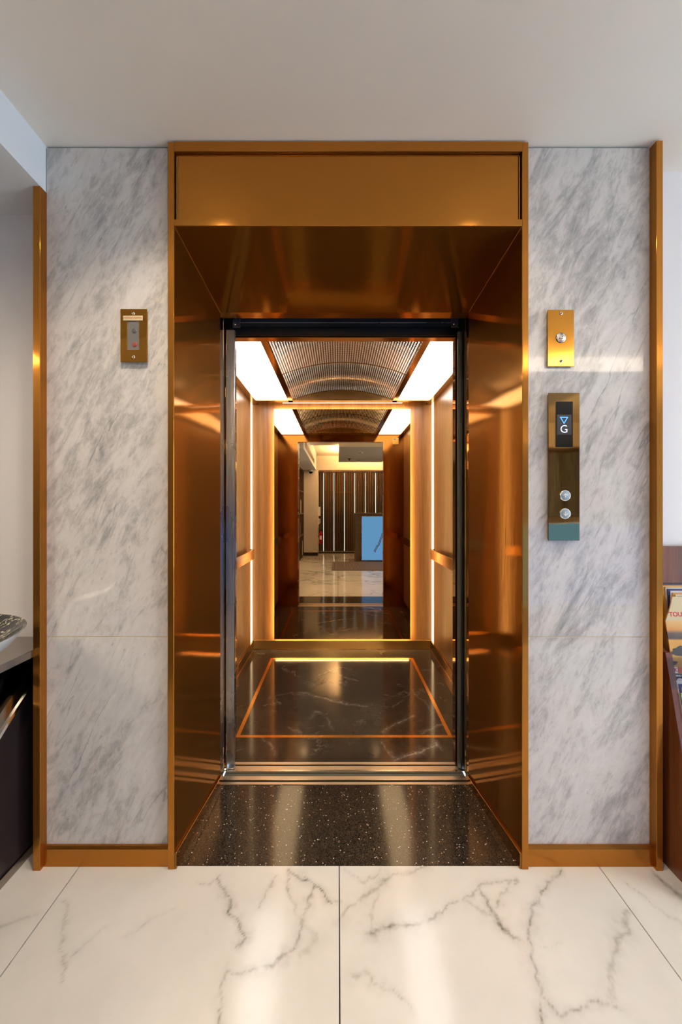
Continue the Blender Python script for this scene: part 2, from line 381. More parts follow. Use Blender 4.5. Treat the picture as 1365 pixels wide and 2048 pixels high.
# ================================================================== SETTING
# ---- floor
floor = struct(boxes('floor', [(-2.6, 4.6, -3.9, 1.42, -0.06, -0.012)], 'gap_dark'))
floor['label'] = 'polished white marble tiled lobby floor with grey veins'
FV = [pxvein([(440, 1758, .004), (452, 1800, .005), (468, 1838, .005), (490, 1868, .006), (470, 1885, .004)], .95),
      pxvein([(395, 1768, .003), (420, 1770, .003), (445, 1752, .004)], .6),
      pxvein([(560, 1755, .003), (530, 1785, .004), (512, 1825, .003)], .5),
      pxvein([(583, 1738, .005), (580, 1775, .006), (590, 1815, .008), (598, 1840, .007), (590, 1890, .006), (545, 1925, .010), (495, 1936, .006), (455, 1942, .004)], .9),
      pxvein([(583, 1738, .006), (620, 1768, .006), (650, 1790, .006), (678, 1803, .004)], 1.0),
      pxvein([(598, 1840, .008), (628, 1775, .004), (612, 1750, .004)], .7),
      pxvein([(600, 1845, .010), (640, 1880, .012), (600, 1905, .010)], .35),
      pxvein([(455, 1942, .006), (446, 1990, .006), (448, 2040, .004)], .75),
      pxvein([(130, 1800, .004), (126, 1860, .005), (128, 1930, .004), (122, 1965, .003)], .55),
      pxvein([(128, 1930, .003), (165, 1885, .003), (215, 1855, .003)], .45),
      pxvein([(260, 1870, .004), (300, 1838, .004), (350, 1815, .003)], .25),
      pxvein([(0, 1860, .010), (30, 1845, .008), (70, 1830, .005)], .35),
      pxvein([(850, 1735, .006), (800, 1748, .008), (762, 1770, .010), (720, 1800, .012), (684, 1842, .008)], .6),
      pxvein([(762, 1770, .006), (745, 1820, .010), (740, 1870, .006)], .45),
      pxvein([(740, 1870, .010), (790, 1852, .010), (850, 1842, .006), (915, 1800, .006), (965, 1775, .005), (1030, 1755, .004)], .75),
      pxvein([(965, 1775, .006), (985, 1810, .008), (1005, 1850, .008), (1040, 1885, .006)], .85),
      pxvein([(930, 1800, .008), (960, 1815, .012), (990, 1830, .008), (1010, 1790, .005), (1030, 1755, .004)], .5),
      pxvein([(1128, 1740, .004), (1090, 1770, .005), (1066, 1815, .006), (1058, 1870, .008), (1072, 1930, .008), (1078, 1985, .007), (1085, 2048, .006)], .9),
      pxvein([(1078, 1995, .004), (1130, 2040, .005), (1190, 2008, .004), (1225, 2005, .004)], .8),
      pxvein([(1260, 1830, .010), (1235, 1880, .012), (1222, 1930, .012), (1213, 2000, .010)], .5),
      pxvein([(700, 1950, .008), (725, 1945, .010), (740, 1975, .006), (790, 1990, .004), (820, 2020, .004)], .45),
      pxvein([(1040, 1885, .004), (1090, 1900, .003), (1130, 1892, .003)], .3),
      pxvein([(1310, 1745, .006), (1340, 1775, .014), (1365, 1800, .014)], .8),
      pxvein([(1250, 1765, .004), (1300, 1800, .005), (1365, 1850, .005)], .35),
      pxvein([(690, 1740, .004), (730, 1765, .004), (770, 1745, .004)], .4)]
TX0, TY0, TP, GAP = 0.005, 0.51, 0.905, 0.0017
edges_y = [TY0 - k * TP for k in range(0, 5)]
for ix in range(-3, 5):
    xa, xb = TX0 + ix * TP + GAP, TX0 + (ix + 1) * TP - GAP
    xa, xb = max(xa, -2.55), min(xb, 4.55)
    if xb - xa < 0.05: continue
    for ky in range(-1, 5):
        ya, yb = TY0 - ky * TP + GAP - TP, TY0 - ky * TP - GAP
        yb = min(yb, 1.284 if -0.58 < (xa + xb) / 2 < 0.64 and ky == -1 else 1.40); ya = max(ya, -3.85)
        if ky == -1 and ix in (-2, -1, 0, 1):
            # the row of tiles in view, with the veins the photograph shows
            slab_grid('floor_tile', xa, xb, ya, (1.29 if ix in (-1, 0) else 1.40), -0.012, 0.0, 0.0055, FV, 'calacatta', floor)
        elif ky >= 0 or ix in (-3, 2, 3, 4):
            box('floor_tile', (xa, xb, ya, yb, -0.012, 0.0), 'calacatta', floor)
box('threshold_slab', (-0.60, 0.66, 1.2905, 1.667, -0.03, 0.0), 'granite', floor)['label'] = 'dark speckled granite threshold slab in front of the lift sill'

# ---- ceiling: low over the lift front, raised towards the reception
struct(boxes('ceiling', [(-2.6, 4.6, -1.05, 1.42, CEIL, CEIL + 0.30), (-2.6, 4.6, -3.95, -1.05, 2.66, 2.82)], 'ceiling_paint'))['label'] = 'smooth cream white lobby ceiling'
# downstand beam to the left of the marble and the deeper beam over the shelves behind the camera
struct(box('trim_1', (-2.6, -1.026, 0.45, 1.40, 2.357, CEIL), 'beam_paint'))['label'] = 'white downstand beam beside the left marble panel'
struct(box('trim_2', (-2.6, -0.56, -3.12, 0.45, 2.214, 2.66), 'beam_paint'))['label'] = 'deep white ceiling beam above the shelves with an air vent'

# ---- walls
wf = struct(boxes('wall_front', [(-1.03, -0.60, 1.325, 1.40, 0, CEIL), (0.67, 1.10, 1.325, 1.40, 0, CEIL), (-0.60, 0.67, 1.34, 1.40, 2.30, CEIL),
                                 (-2.6, -1.03, 1.40, 1.50, 0, CEIL), (1.10, 4.6, 1.40, 1.50, 0, CEIL),
                                 (-1.12, -0.62, 1.40, 1.48, 0, CEIL), (0.69, 1.2, 1.40, 1.48, 0, CEIL)], 'wall_paint'))
wf['label'] = 'white plastered wall around the lift with a grey marble clad projection'
MT = CEIL - 0.006
for (a, b) in ((-1.024, -0.598), (0.668, 1.097)):
    box('marble_slab', (a, b, 1.30, 1.325, 0.06, 0.7935), 'carrara', wf, 0.0008)
    box('marble_slab', (a, b, 1.30, 1.325, 0.7965, MT), 'carrara', wf, 0.0008)
    box('joint_grout', (a, b, 1.3012, 1.325, 0.7935, 0.7965), 'label_cream', wf)
    box('shadow_gap', (a, b, 1.306, 1.325, MT, CEIL), 'gap_dark', wf)
struct(box('wall_left', (-2.75, -2.6, -3.95, 1.5, 0, 2.82), 'dark_wall_paint'))['label'] = 'plain wall on the left of the lobby'
struct(boxes('wall_right', [(4.6, 4.75, -3.95, -1.7, 0, 2.82), (4.6, 4.75, 0.6, 1.5, 0, 2.82), (4.6, 4.75, -1.7, 0.6, 2.45, 2.82)], 'dark_wall_paint'))['label'] = 'wall on the right of the lobby around the glazed entrance'
struct(boxes('wall_back', [(-0.53, 4.6, -3.70, -3.60, 2.262, 2.66), (-2.6, -0.53, -3.70, -3.60, 0, 2.66)], 'cream_paint'))['label'] = 'cream wall band above the slatted screen'
struct(box('wall_pier', (-2.6, -0.52, -3.595, -3.10, 0, 2.214), 'pier_paint'))['label'] = 'beige wall pier between the shelves and the slatted screen'
struct(box('baseboard_pier', (-0.90, -0.515, -3.60, -3.09, 0.0, 0.085), 'base_dark'))['label'] = 'dark skirting around the foot of the beige pier'
struct(box('baseboard_back', (-0.53, 4.6, -3.60, -3.565, 0.0, 0.05), 'base_dark'))['label'] = 'dark skirting below the slatted screen'
for nm, (a, b) in (('baseboard_left', (-1.024, -0.585)), ('baseboard_right', (0.656, 1.097))):
    o = struct(prism(nm, [(1.287, 0), (1.3, 0), (1.3, 0.068), (1.292, 0.068), (1.287, 0.060)], 0, a, b, 'bronze_trim'))
    o['label'] = 'low bronze skirting under the %s marble panel' % nm.split('_')[1]
for nm, x0, x1, side, zt in (('trim_3', -1.049, -1.024, 'left', 2.356), ('trim_4', 1.097, 1.119, 'right', 2.512)):
    o = struct(box(nm, (x0, x1, 1.272, 1.40, 0, zt), 'bronze_trim', None, 0.0008))
    o['label'] = 'tall bronze corner trim at the outer edge of the %s marble panel' % side

# ---- suspended ceiling panel with concealed warm light (behind the camera, seen in the lift mirror)
sp = struct(empty('trim_5', (1.3, -1.7, 2.40), 'dropped grey ceiling panel with warm light along its upper edge'))
box('panel', (0.02, 2.45, -2.87, -0.535, 2.40, 2.425), 'grey_panel_paint', sp)
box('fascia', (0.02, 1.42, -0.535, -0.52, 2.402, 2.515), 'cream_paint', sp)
box('fascia_added_glow', (1.42, 2.58, -0.535, -0.52, 2.402, 2.515), 'fascia_glow', sp)  # glow put into the material; this stretch of fascia is no lamp
box('upstand', (0.02, 0.035, -2.87, -0.545, 2.425, 2.46), 'cream_paint', sp)
boxes('hanger', [(0.5, 0.54, -1.5, -1.46, 2.425, 2.66), (2.1, 2.14, -1.5, -1.46, 2.425, 2.66), (0.5, 0.54, -2.5, -2.46, 2.425, 2.66), (2.1, 2.14, -2.5, -2.46, 2.425, 2.66)], 'grey_panel_paint', sp)
boxes('cove_light', [(0.10, 2.4, -2.80, -2.77, 2.427, 2.437), (0.10, 0.13, -2.75, -1.2, 2.427, 2.437)], 'cove_glow', sp)

# ---- glazing: entrance on the right and the window behind the slats
def window(name, axis, a0, a1, z0, z1, p, n, label):
    w = struct(empty(name, (p, (a0 + a1) / 2, z0) if axis == 'x' else ((a0 + a1) / 2, p, z0), label))
    fr = []
    for i in range(n + 1):
        c = a0 + (a1 - a0) * i / n; fr.append((c - .025, c + .025, z0, z1))
    fr += [(a0, a1, z0, z0 + .05), (a0, a1, z1 - .05, z1)]
    conv = lambda f, h: (p - h, p + h, f[0], f[1], f[2], f[3]) if axis == 'x' else (f[0], f[1], p - h, p + h, f[2], f[3])
    boxes('window_frame', [conv(f, .03) for f in fr], 'black_plastic', w)
    for i in range(n):
        c0 = a0 + (a1 - a0) * i / n + .025; c1 = a0 + (a1 - a0) * (i + 1) / n - .025
        box('pane', conv((c0, c1, z0 + .05, z1 - .05), .003), 'thin_glass', w)
window('window_1', 'x', -1.7, 0.6, 0.0, 2.45, 4.66, 3, 'glazed lobby entrance front letting in daylight')
window('window_2', 'y', -0.53, 4.6, 0.0, 2.262, -3.76, 6, 'window behind the slatted wooden screen')

# ================================================================== LIFT ENTRANCE
ef = empty('elevator_entrance_frame', (0.035, 1.45, 0), 'brushed bronze lift entrance surround with splayed reveals and plain header panel', 'door frame')
JY = 1.277
for (x0, x1) in ((-0.587, -0.566), (0.638, 0.659)):
    box('jamb', (x0, x1, JY, 1.33, 0, 2.512), 'bronze_trim', ef, 0.001)
box('header_rail', (-0.566, 0.638, JY, 1.33, 2.480, 2.514), 'bronze_trim', ef, 0.001)
box('header_recess', (-0.566, 0.638, 1.306, 1.33, 2.226, 2.480), 'gap_dark', ef)
box('header_bead', (-0.560, 0.632, 1.288, 1.306, 2.4745, 2.4775), 'brass_bright', ef)
for x in (-0.5615, 0.6315): box('header_bead', (x, x + 0.0025, 1.288, 1.306, 2.245, 2.474), 'brass_bright', ef)
box('header_panel', (-0.556, 0.627, 1.284, 1.306, 2.2455, 2.470), 'bronze_trim', ef, 0.001)
box('header_lip', (-0.566, 0.638, JY, 1.33, 2.2225, 2.245), 'bronze_trim', ef, 0.001)
# splayed reveals (walls of the opening) and sloping soffit
XL0, XL1, XR0, XR1, YB, ZF, ZB = -0.565, -0.5335, 0.637, 0.595, 1.68, 2.2215, 2.135
def quadgrid(name, A, B, Cc, D, mat, parent, thick, nu=2, nv=2):
    A, B, Cc, D = map(Vector, (A, B, Cc, D)); n = (B - A).cross(D - A).normalized() * thick
    V = [A, B, Cc, D, A + n, B + n, Cc + n, D + n]
    o = mesh(name, V, BF, mat, parent); bm = bmesh.new(); bm.from_mesh(o.data); bmesh.ops.recalc_face_normals(bm, faces=bm.faces[:]); bm.to_mesh(o.data); bm.free(); return o
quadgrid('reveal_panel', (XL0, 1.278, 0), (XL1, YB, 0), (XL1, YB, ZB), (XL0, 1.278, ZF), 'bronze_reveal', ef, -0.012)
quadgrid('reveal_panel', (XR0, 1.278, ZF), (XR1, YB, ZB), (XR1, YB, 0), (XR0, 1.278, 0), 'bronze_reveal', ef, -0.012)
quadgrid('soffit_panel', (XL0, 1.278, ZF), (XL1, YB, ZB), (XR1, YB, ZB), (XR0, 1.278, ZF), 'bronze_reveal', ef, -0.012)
# bright mitre lines between soffit and reveals
for a, b in (((XL0 + .001, 1.279, ZF - .001), (XL1 + .001, YB, ZB - .001)), ((XR0 - .001, 1.279, ZF - .001), (XR1 - .001, YB, ZB - .001))):
    tube('mitre_bead', [a, b], 0.0013, 'brass_bright', ef)
# skirting along the foot of each reveal
for xs, (xa, xb) in (('l', (XL0, XL1)), ('r', (XR0, XR1))):
    s = 1 if xs == 'l' else -1
    V = [(xa, 1.279, 0), (xb, YB, 0), (xb, YB, .034), (xa, 1.279, .056), (xa + s * .007, 1.279, 0), (xb + s * .007, YB, 0), (xb + s * .007, YB, .034), (xa + s * .007, 1.279, .056)]
    o = mesh('reveal_skirting', V, BF, 'bronze_skirt', ef); bm = bmesh.new(); bm.from_mesh(o.data); bmesh.ops.recalc_face_normals(bm, faces=bm.faces[:]); bm.to_mesh(o.data); bm.free()
    tube('skirting_bead', [(xa + s * .007, 1.279, .057), (xb + s * .007, YB, .0345)], 0.0018, 'brass_bright', ef)
# polished returns of the door frame
box('frame_return', (XL1 - 0.02, XL1, YB, 1.722, 0, ZB), 'bronze_polished', ef)
box('frame_return', (XR1, XR1 + 0.02, YB, 1.722, 0, ZB), 'bronze_polished', ef)
prism('frame_return', [(YB, ZB), (1.722, ZB - 0.0045), (1.722, ZB + .03), (YB, ZB + .03)], 0, XL1, XR1, 'bronze_trim', ef)

# landing sill
sl = empty('landing_sill', (0.03, 1.69, 0), 'grooved metal landing sill at the front edge of the lift doorway', 'sill')
box('sill_plate', (XL1 - .01, XR1 + .012, 1.6672, 1.682, -0.02, 0.002), 'steel_sill', sl)
box('sill_plate', (XL1, XR1, 1.694, 1.719, -0.02, 0.002), 'steel_sill', sl)
box('sill_groove', (XL1, XR1, 1.682, 1.694, -0.03, -0.014), 'gap_dark', sl)
box('sill_edge', (XL1, XR1, 1.6925, 1.6940, -0.015, 0.0035), 'steel_edge', sl)
box('running_gap_plate', (XL1, XR1, 1.7195, 1.7475, -0.03, -0.006), 'sill_gap_metal', sl)

# retracted doors
def door(name, x0, x1, y0, y1, zt, label, edge_side):
    d = empty(name, ((x0 + x1) / 2, (y0 + y1) / 2, 0), label, 'door')
    box('door_panel', (x0, x1, y0, y1, 0.006, zt), 'bronze_polished', d, 0.001)
    return d
door('landing_door', -1.10, XL1 - .0005, 1.727, 1.742, 2.13, 'bronze landing door leaf slid open into the left side of the doorway', 1)
door('landing_door', XR1 + .0005, 1.15, 1.727, 1.742, 2.13, 'bronze landing door leaf slid open into the right side of the doorway', -1)
cd = door('car_door', -1.10, -0.5285, 1.752, 1.782, 2.10, 'lift car door slid open on the left with a ribbed aluminium leading edge', 1)
V = []; pr = []
nr = 9
for i in range(nr):
    x = -0.5280 + i * 0.0037; pr += [(x, 1.7600), (x + .0028, 1.7600), (x + .0029, 1.7622), (x + .0036, 1.7622)]
pr += [(-0.4935, 1.762), (-0.4915, 1.766), (-0.4915, 1.780), (-0.5280, 1.780)]
prism('safety_edge', pr, 2, 0.004, 2.095, 'aluminium', cd)
cd2 = door('car_door', 0.604, 1.15, 1.752, 1.782, 2.10, 'lift car door slid open on the right with a black rubber leading edge', -1)
box('rubber_edge', (0.588, 0.604, 1.757, 1.780, 0.004, 2.09), 'rubber', cd2, 0.003)
box('edge_channel', (0.5745, 0.588, 1.764, 1.780, 0.004, 2.09), 'sill_gap_metal', cd2, 0.001)

# ================================================================== LIFT CAR
CX0, CX1, CY0, CY1, CZ = -0.7535, 0.829, 1.815, 3.28, 2.172
car = empty('elevator_car', (0.038, 2.55, 0), 'open lift car lined with wood veneer, mirror on the back wall and bright ceiling panels', 'elevator')
box('side_wall', (CX0 - .03, CX0, CY0, 3.192, 0.0, CZ), 'car_wood', car)
box('side_wall', (CX1, CX1 + .03, CY0, 3.192, 0.0, CZ), 'car_wood', car)
box('back_wall', (CX0 - .03, CX1 + .03, CY1, CY1 + .03, 0.0, CZ + .3), 'car_wood', car)
# lit corner recesses
for x0, x1 in ((CX0 - .03, CX0 - .004), (CX1 + .004, CX1 + .03)):
    box('corner_light', (x0, x1, 3.194, CY1 - .001, 0.0, CZ), 'led_corner', car)['label'] = 'tall warm lit strip in the rear corner'
# front returns and transom
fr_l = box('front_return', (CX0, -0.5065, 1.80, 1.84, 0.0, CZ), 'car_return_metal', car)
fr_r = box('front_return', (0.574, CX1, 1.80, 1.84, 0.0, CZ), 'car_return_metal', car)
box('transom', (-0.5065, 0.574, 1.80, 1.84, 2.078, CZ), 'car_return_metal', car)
box('transom_lining', (-0.5065, 0.574, 1.7995, 1.8405, 2.0755, 2.078), 'bronze_trim', car)
box('return_lining', (-0.5067, -0.5045, 1.7995, 1.8405, 0.0, 2.0755), 'bronze_polished', car)
box('return_lining', (0.572, 0.5742, 1.7995, 1.8405, 0.0, 2.0755), 'bronze_polished', car)
nt = box('notice_plate', (0.690, 0.765, 1.840, 1.842, 2.045, 2.125), 'sticker_gold', car); nt['label'] = 'small gold notice plate on the car front'
box('notice_print', (0.70, 0.73, 1.842, 1.8424, 2.10, 2.118), 'sticker_blue', nt)
# door operator beam over the doorway
hd = box('door_operator', (-0.75, 0.82, 1.787, 1.7995, 2.082, 2.40), 'header_black', car); hd['label'] = 'black door operator beam'
box('track', (-0.49, 0.55, 1.748, 1.787, 2.122, 2.16), 'header_blue', hd, 0.002)
box('track_edge', (-0.49, 0.55, 1.744, 1.748, 2.1205, 2.1235), 'aluminium', hd)
for x in (-0.495, 0.535):
    b = box('track_bracket', (x, x + .035, 1.742, 1.75, 2.10, 2.16), 'header_blue', hd, 0.001)
    lathe('bolt', [(0.004, 0), (0.004, .003), (0, .003)], (x + .012, 1.742, 2.112), '-y', 'chrome', hd, 10)

# sill of the car
box('car_sill', (-0.56, 0.62, 1.7495, 1.759, -0.02, 0.003), 'steel_edge', car)
box('car_sill', (-0.56, 0.62, 1.759, 1.786, -0.02, 0.002), 'steel_sill', car)
box('car_sill', (-0.56, 0.62, 1.796, 1.814, -0.02, 0.002), 'steel_sill', car)
box('car_sill_edge', (-0.56, 0.62, 1.7945, 1.796, -0.02, 0.0035), 'steel_edge', car)
box('car_sill_groove', (-0.56, 0.62, 1.786, 1.7945, -0.03, -0.014), 'gap_dark', car)
# floor: five stone slabs divided by brass inlay
IL, IR, IF, IB, IW = -0.557, 0.626, 2.010, 3.070, 0.021
CV = [pxvein([(600, 1385, .006), (640, 1395, .006), (700, 1410, .004), (735, 1412, .003)], .75),
      pxvein([(640, 1350, .003), (672, 1336, .004), (690, 1335, .003)], .7), pxvein([(655, 1340, .003), (692, 1355, .004), (718, 1362, .002)], .6),
      pxvein([(625, 1435, .004), (634, 1425, .006), (642, 1425, .004)], .5), pxvein([(655, 1435, .003), (660, 1450, .004), (665, 1462, .003)], .5),
      pxvein([(765, 1465, .004), (790, 1448, .004), (815, 1440, .005), (830, 1430, .003)], .7), pxvein([(790, 1415, .003), (805, 1400, .003)], .4),
      pxvein([(845, 1465, .004), (880, 1448, .006), (905, 1440, .004)], .6), pxvein([(580, 1455, .004), (600, 1468, .004)], .5),
      pxvein([(820, 1380, .003), (850, 1405, .003), (870, 1440, .003)], .35), pxvein([(540, 1395, .003), (580, 1385, .003), (610, 1392, .003)], .3)]
CV2 = [pxvein([(790, 1518, .005), (820, 1510, .010), (845, 1503, .010), (870, 1490, .006), (872, 1484, .004)], 1.0),
       pxvein([(870, 1490, .004), (885, 1500, .003)], .6), pxvein([(765, 1480, .003), (775, 1500, .004), (790, 1518, .004)], .45),
       pxvein([(520, 1475, .004), (545, 1490, .004), (553, 1510, .005)], .5)]
slab_grid('floor_slab', IL + IW, IR - IW, IF + IW, IB - IW, -0.02, 0, 0.006, CV, 'brown_marble', car)
slab_grid('floor_slab', CX0, CX1, 1.8145, IF, -0.02, 0, 0.006, CV2, 'brown_marble', car)
box('floor_slab', (CX0, IL, IF, CY1, -0.02, 0), 'brown_marble', car)
box('floor_slab', (IR, CX1, IF, CY1, -0.02, 0), 'brown_marble', car)
box('floor_slab', (IL, IR, IB, CY1, -0.02, 0), 'brown_marble', car)
for b in ((IL, IR, IF, IF + IW), (IL, IR, IB - IW, IB), (IL, IL + IW, IF + IW, IB - IW), (IR - IW, IR, IF + IW, IB - IW)):
    box('brass_inlay', (*b, -0.02, 0.0006), 'brass_inlay', car)
# skirting
for b in ((CX0, CX0 + .012, 1.84, 3.262), (CX1 - .012, CX1, 1.84, 3.262), (CX0, CX1, 3.262, CY1)):
    box('skirting', (*b, 0.0, 0.078), 'bronze_skirt' if b[3] < CY1 else 'brass_skirt', car, 0.0006)
box('skirting_bead', (CX0, CX1, 3.2612, 3.2622, 0.0, 0.004), 'brass_bright', car)
for x in (CX0 + .0125, CX1 - .0135): box('skirting_bead', (x, x + .001, 1.84, 3.2612, 0.0, 0.0035), 'brass_bright', car)
# mirror standing off the back wall with warm light behind its edges
MX0, MX1, MZ0, MZ1, MY = -0.558, 0.637, 0.094, 2.113, 3.245
mi = box('mirror', (MX0, MX1, MY, MY + .006, MZ0, MZ1), 'tinted_mirror', car); mi['label'] = 'tall bronze tinted mirror'
box('mirror_backing', (MX0 + .012, MX1 - .012, MY + .0065, CY1 - .0005, MZ0 + .012, MZ1 - .012), 'plenum_white', mi)
boxes('mirror_light', [(MX0 + .004, MX0 + .0115, MY + .012, MY + .026, MZ0 + .01, MZ1 - .01), (MX1 - .0115, MX1 - .004, MY + .012, MY + .026, MZ0 + .01, MZ1 - .01),
                       (MX0 + .01, MX1 - .01, MY + .012, MY + .026, MZ0 + .004, MZ0 + .0115), (MX0 + .01, MX1 - .01, MY + .012, MY + .026, MZ1 - .0115, MZ1 - .004)], 'led_warm', mi)
# handrails
for s, xw in ((1, CX0), (-1, CX1)):
    xa, xb = sorted((xw + s * .048, xw + s * .056))
    hr = box('handrail', (xa, xb, 1.98, 3.09, 0.822, 0.902), 'handrail_metal', car, 0.001)
    for y in (2.12, 2.95):
        xa, xb = sorted((xw, xw + s * .048)); box('rail_bracket', (xa, xb, y - .012, y + .012, 0.848, 0.876), 'handrail_metal', hr)
    xa, xb = sorted((xw + s * .02, xw + s * .048))
    box('rail_end', (xa, xb, 3.082, 3.09, 0.822, 0.902), 'handrail_metal', hr)
# ceiling: bronze frame, two opal light panels, perforated barrel vault
PX = [(-0.700, -0.424), (0.508, 0.782)]
PY0, PY1 = 1.86, 3.15
boxes('ceiling_frame', [(CX0, PX[0][0], 1.84, CY1, CZ - .012, CZ + .01), (PX[1][1], CX1, 1.84, CY1, CZ - .012, CZ + .01),
                        (PX[0][1], -0.385, 1.84, 3.20, CZ - .012, CZ + .01), (0.469, PX[1][0], 1.84, 3.20, CZ - .012, CZ + .01),
                        (PX[0][0], PX[0][1], 1.84, PY0, CZ - .012, CZ + .01), (PX[1][0], PX[1][1], 1.84, PY0, CZ - .012, CZ + .01),
                        (PX[0][0], PX[1][1], PY1, 3.215, CZ - .012, CZ + .01), (-0.385, 0.469, 1.84, 1.862, CZ - .012, CZ + .01)], 'car_front_metal', car)
for a, b in PX: box('light_panel', (a, b, PY0, PY1, CZ - .004, CZ + .006), 'diffuser_white', car)['label'] = 'bright opal ceiling light panel'
VX0, VX1, RISE = -0.385, 0.469, 0.085
hw = (VX1 - VX0) / 2; R = (hw * hw + RISE * RISE) / (2 * RISE); th = math.asin(hw / R); xc = (VX0 + VX1) / 2; zc = CZ - .008 + RISE - R
def vault(y0, y1):
    n = 28; V, F, U = [], [], []
    for i in range(n + 1):
        a = -th + 2 * th * i / n
        for y in (y0, y1): V.append((xc + R * math.sin(a), y, zc + R * math.cos(a))); U.append((R * (a + th), y))
    for i in range(n): F.append((2 * i, 2 * i + 1, 2 * i + 3, 2 * i + 2))
    o = mesh('perforated_panel', V, F, 'perforated_metal', car, True)
    uv = o.data.uv_layers.new(name='UVMap')
    for l in o.data.loops: uv.data[l.index].uv = U[l.vertex_index]
    sol = o.modifiers.new('thickness', 'SOLIDIFY'); sol.thickness = 0.0012; sol.offset = 1
    o['label'] = 'curved perforated metal ceiling panel'; return o
vault(1.862, 2.545); vault(2.557, 3.140)
vs = []
for y in (2.545, 3.140):
    n = 28; V, F = [], []
    for i in range(n + 1):
        a = -th + 2 * th * i / n; sx, cz = math.sin(a), math.cos(a)
        for rr, yy in ((R - .0015, y), (R - .0015, y + .012), (R + .004, y + .012), (R + .004, y)): V.append((xc + rr * sx, yy, zc + rr * cz))
    for i in range(n):
        for k in range(4): F.append((4 * i + k, 4 * i + (k + 1) % 4, 4 * i + 4 + (k + 1) % 4, 4 * i + 4 + k))
    mesh('vault_rib', V, F, 'car_front_metal', car)
n = 24
arc = [(xc + R * math.sin(-th + 2 * th * i / n), zc + R * math.cos(-th + 2 * th * i / n)) for i in range(n + 1)]
prism('vault_end', arc, 1, 3.146, 3.150, 'handrail_metal', car)
prism('vault_end', arc, 1, 1.855, 1.861, 'handrail_metal', car)
# plenum above the vault with lamps along its sides
boxes('plenum', [(CX0, CX1, 1.84, 3.30, 2.30, 2.32), (CX0, CX0 + .01, 1.84, 3.30, CZ + .01, 2.42), (CX1 - .01, CX1, 1.84, 3.30, CZ + .01, 2.42), (CX0, CX1, 1.83, 1.84, CZ, 2.44), (CX0, CX1, 3.215, 3.225, CZ + .01, 2.42),
                 (PX[0][0], PX[0][1], PY0, PY1, CZ + .0065, CZ + .012), (PX[1][0], PX[1][1], PY0, PY1, CZ + .0065, CZ + .012)], 'plenum_white', car)
for x in (-0.55, 0.614): box('plenum_lamp', (x, x + .02, 1.95, 3.05, 2.20, 2.22), 'plenum_led', car)
# wash light slot along the back edge of the ceiling
box('wash_slot', (CX0 + .01, CX1 - .01, 3.216, 3.235, CZ - .008, CZ + .01), 'car_front_metal', car)
sl_ = boxes('wash_light', [(-0.48 + .0115 * i, -0.48 + .0115 * i + .0075, 3.2155, 3.2365, CZ - .0105, CZ - .0078) for i in range(91)], 'led_strip_bright', car)
sl_['label'] = 'row of small warm lights washing the back wall'

# shaft around the car
struct(boxes('wall_shaft', [(-1.35, -1.25, 1.48, 3.6, -0.3, 2.9), (1.3, 1.4, 1.48, 3.6, -0.3, 2.9), (-1.35, 1.4, 3.5, 3.6, -0.3, 2.9), (-1.35, 1.4, 1.42, 3.6, 2.86, 2.96), (-1.35, 1.4, 1.5, 3.6, -0.4, -0.3)], 'concrete'))['label'] = 'dark lift shaft around the car'

# ================================================================== WALL PLATES
def screw(x, y, z, parent, r=.0052):
    s = lathe('screw', [(r, 0), (r, .0015), (r * .7, .0028), (0, .003)], (x, y, z), '-y', 'chrome', parent, 14)
    lathe('screw_socket', [(r * .42, 0), (r * .42, .0004), (0, .0004)], (x, y - .0028, z), '-y', 'gap_dark', s, 6)
# key switch plate
kp = empty('key_switch_plate', (0.778, 1.30, 1.742), 'small bronze wall plate with a round key lock above the call panel', 'switch plate')
box('plate', (0.732, 0.824, 1.289, 1.2925, 1.742, 1.939), 'bronze_plate', kp, 0.0008)
box('back_box', (0.736, 0.820, 1.2925, 1.30, 1.745, 1.936), 'gap_dark', kp)
screw(0.779, 1.289, 1.926, kp); screw(0.779, 1.289, 1.760, kp)
lk = lathe('lock_ring', [(.0165, 0), (.0165, .002), (.0150, .003), (0.0085, .003)], (0.778, 1.289, 1.841), '-y', 'steel_edge', kp, 32)
lathe('lock_rim', [(.0178, 0), (.0178, .0012), (.0164, .0012)], (0.778, 1.289, 1.841), '-y', 'gap_dark', lk, 32)
lathe('lock_barrel', [(.0085, 0), (.0085, .0045), (.007, .0052), (0, .0052)], (0.778, 1.287, 1.841), '-y', 'chrome', lk, 24)
box('key_slot', (0.7768, 0.7792, 1.2814, 1.2818, 1.838, 1.8455), 'gap_dark', lk)
text('lock_marking', 'ON', 0.778, 1.2858, 1.8530, 0.006, 'gap_dark', lk); text('lock_marking', 'OFF', 0.778, 1.2858, 1.8290, 0.006, 'label_red', lk)
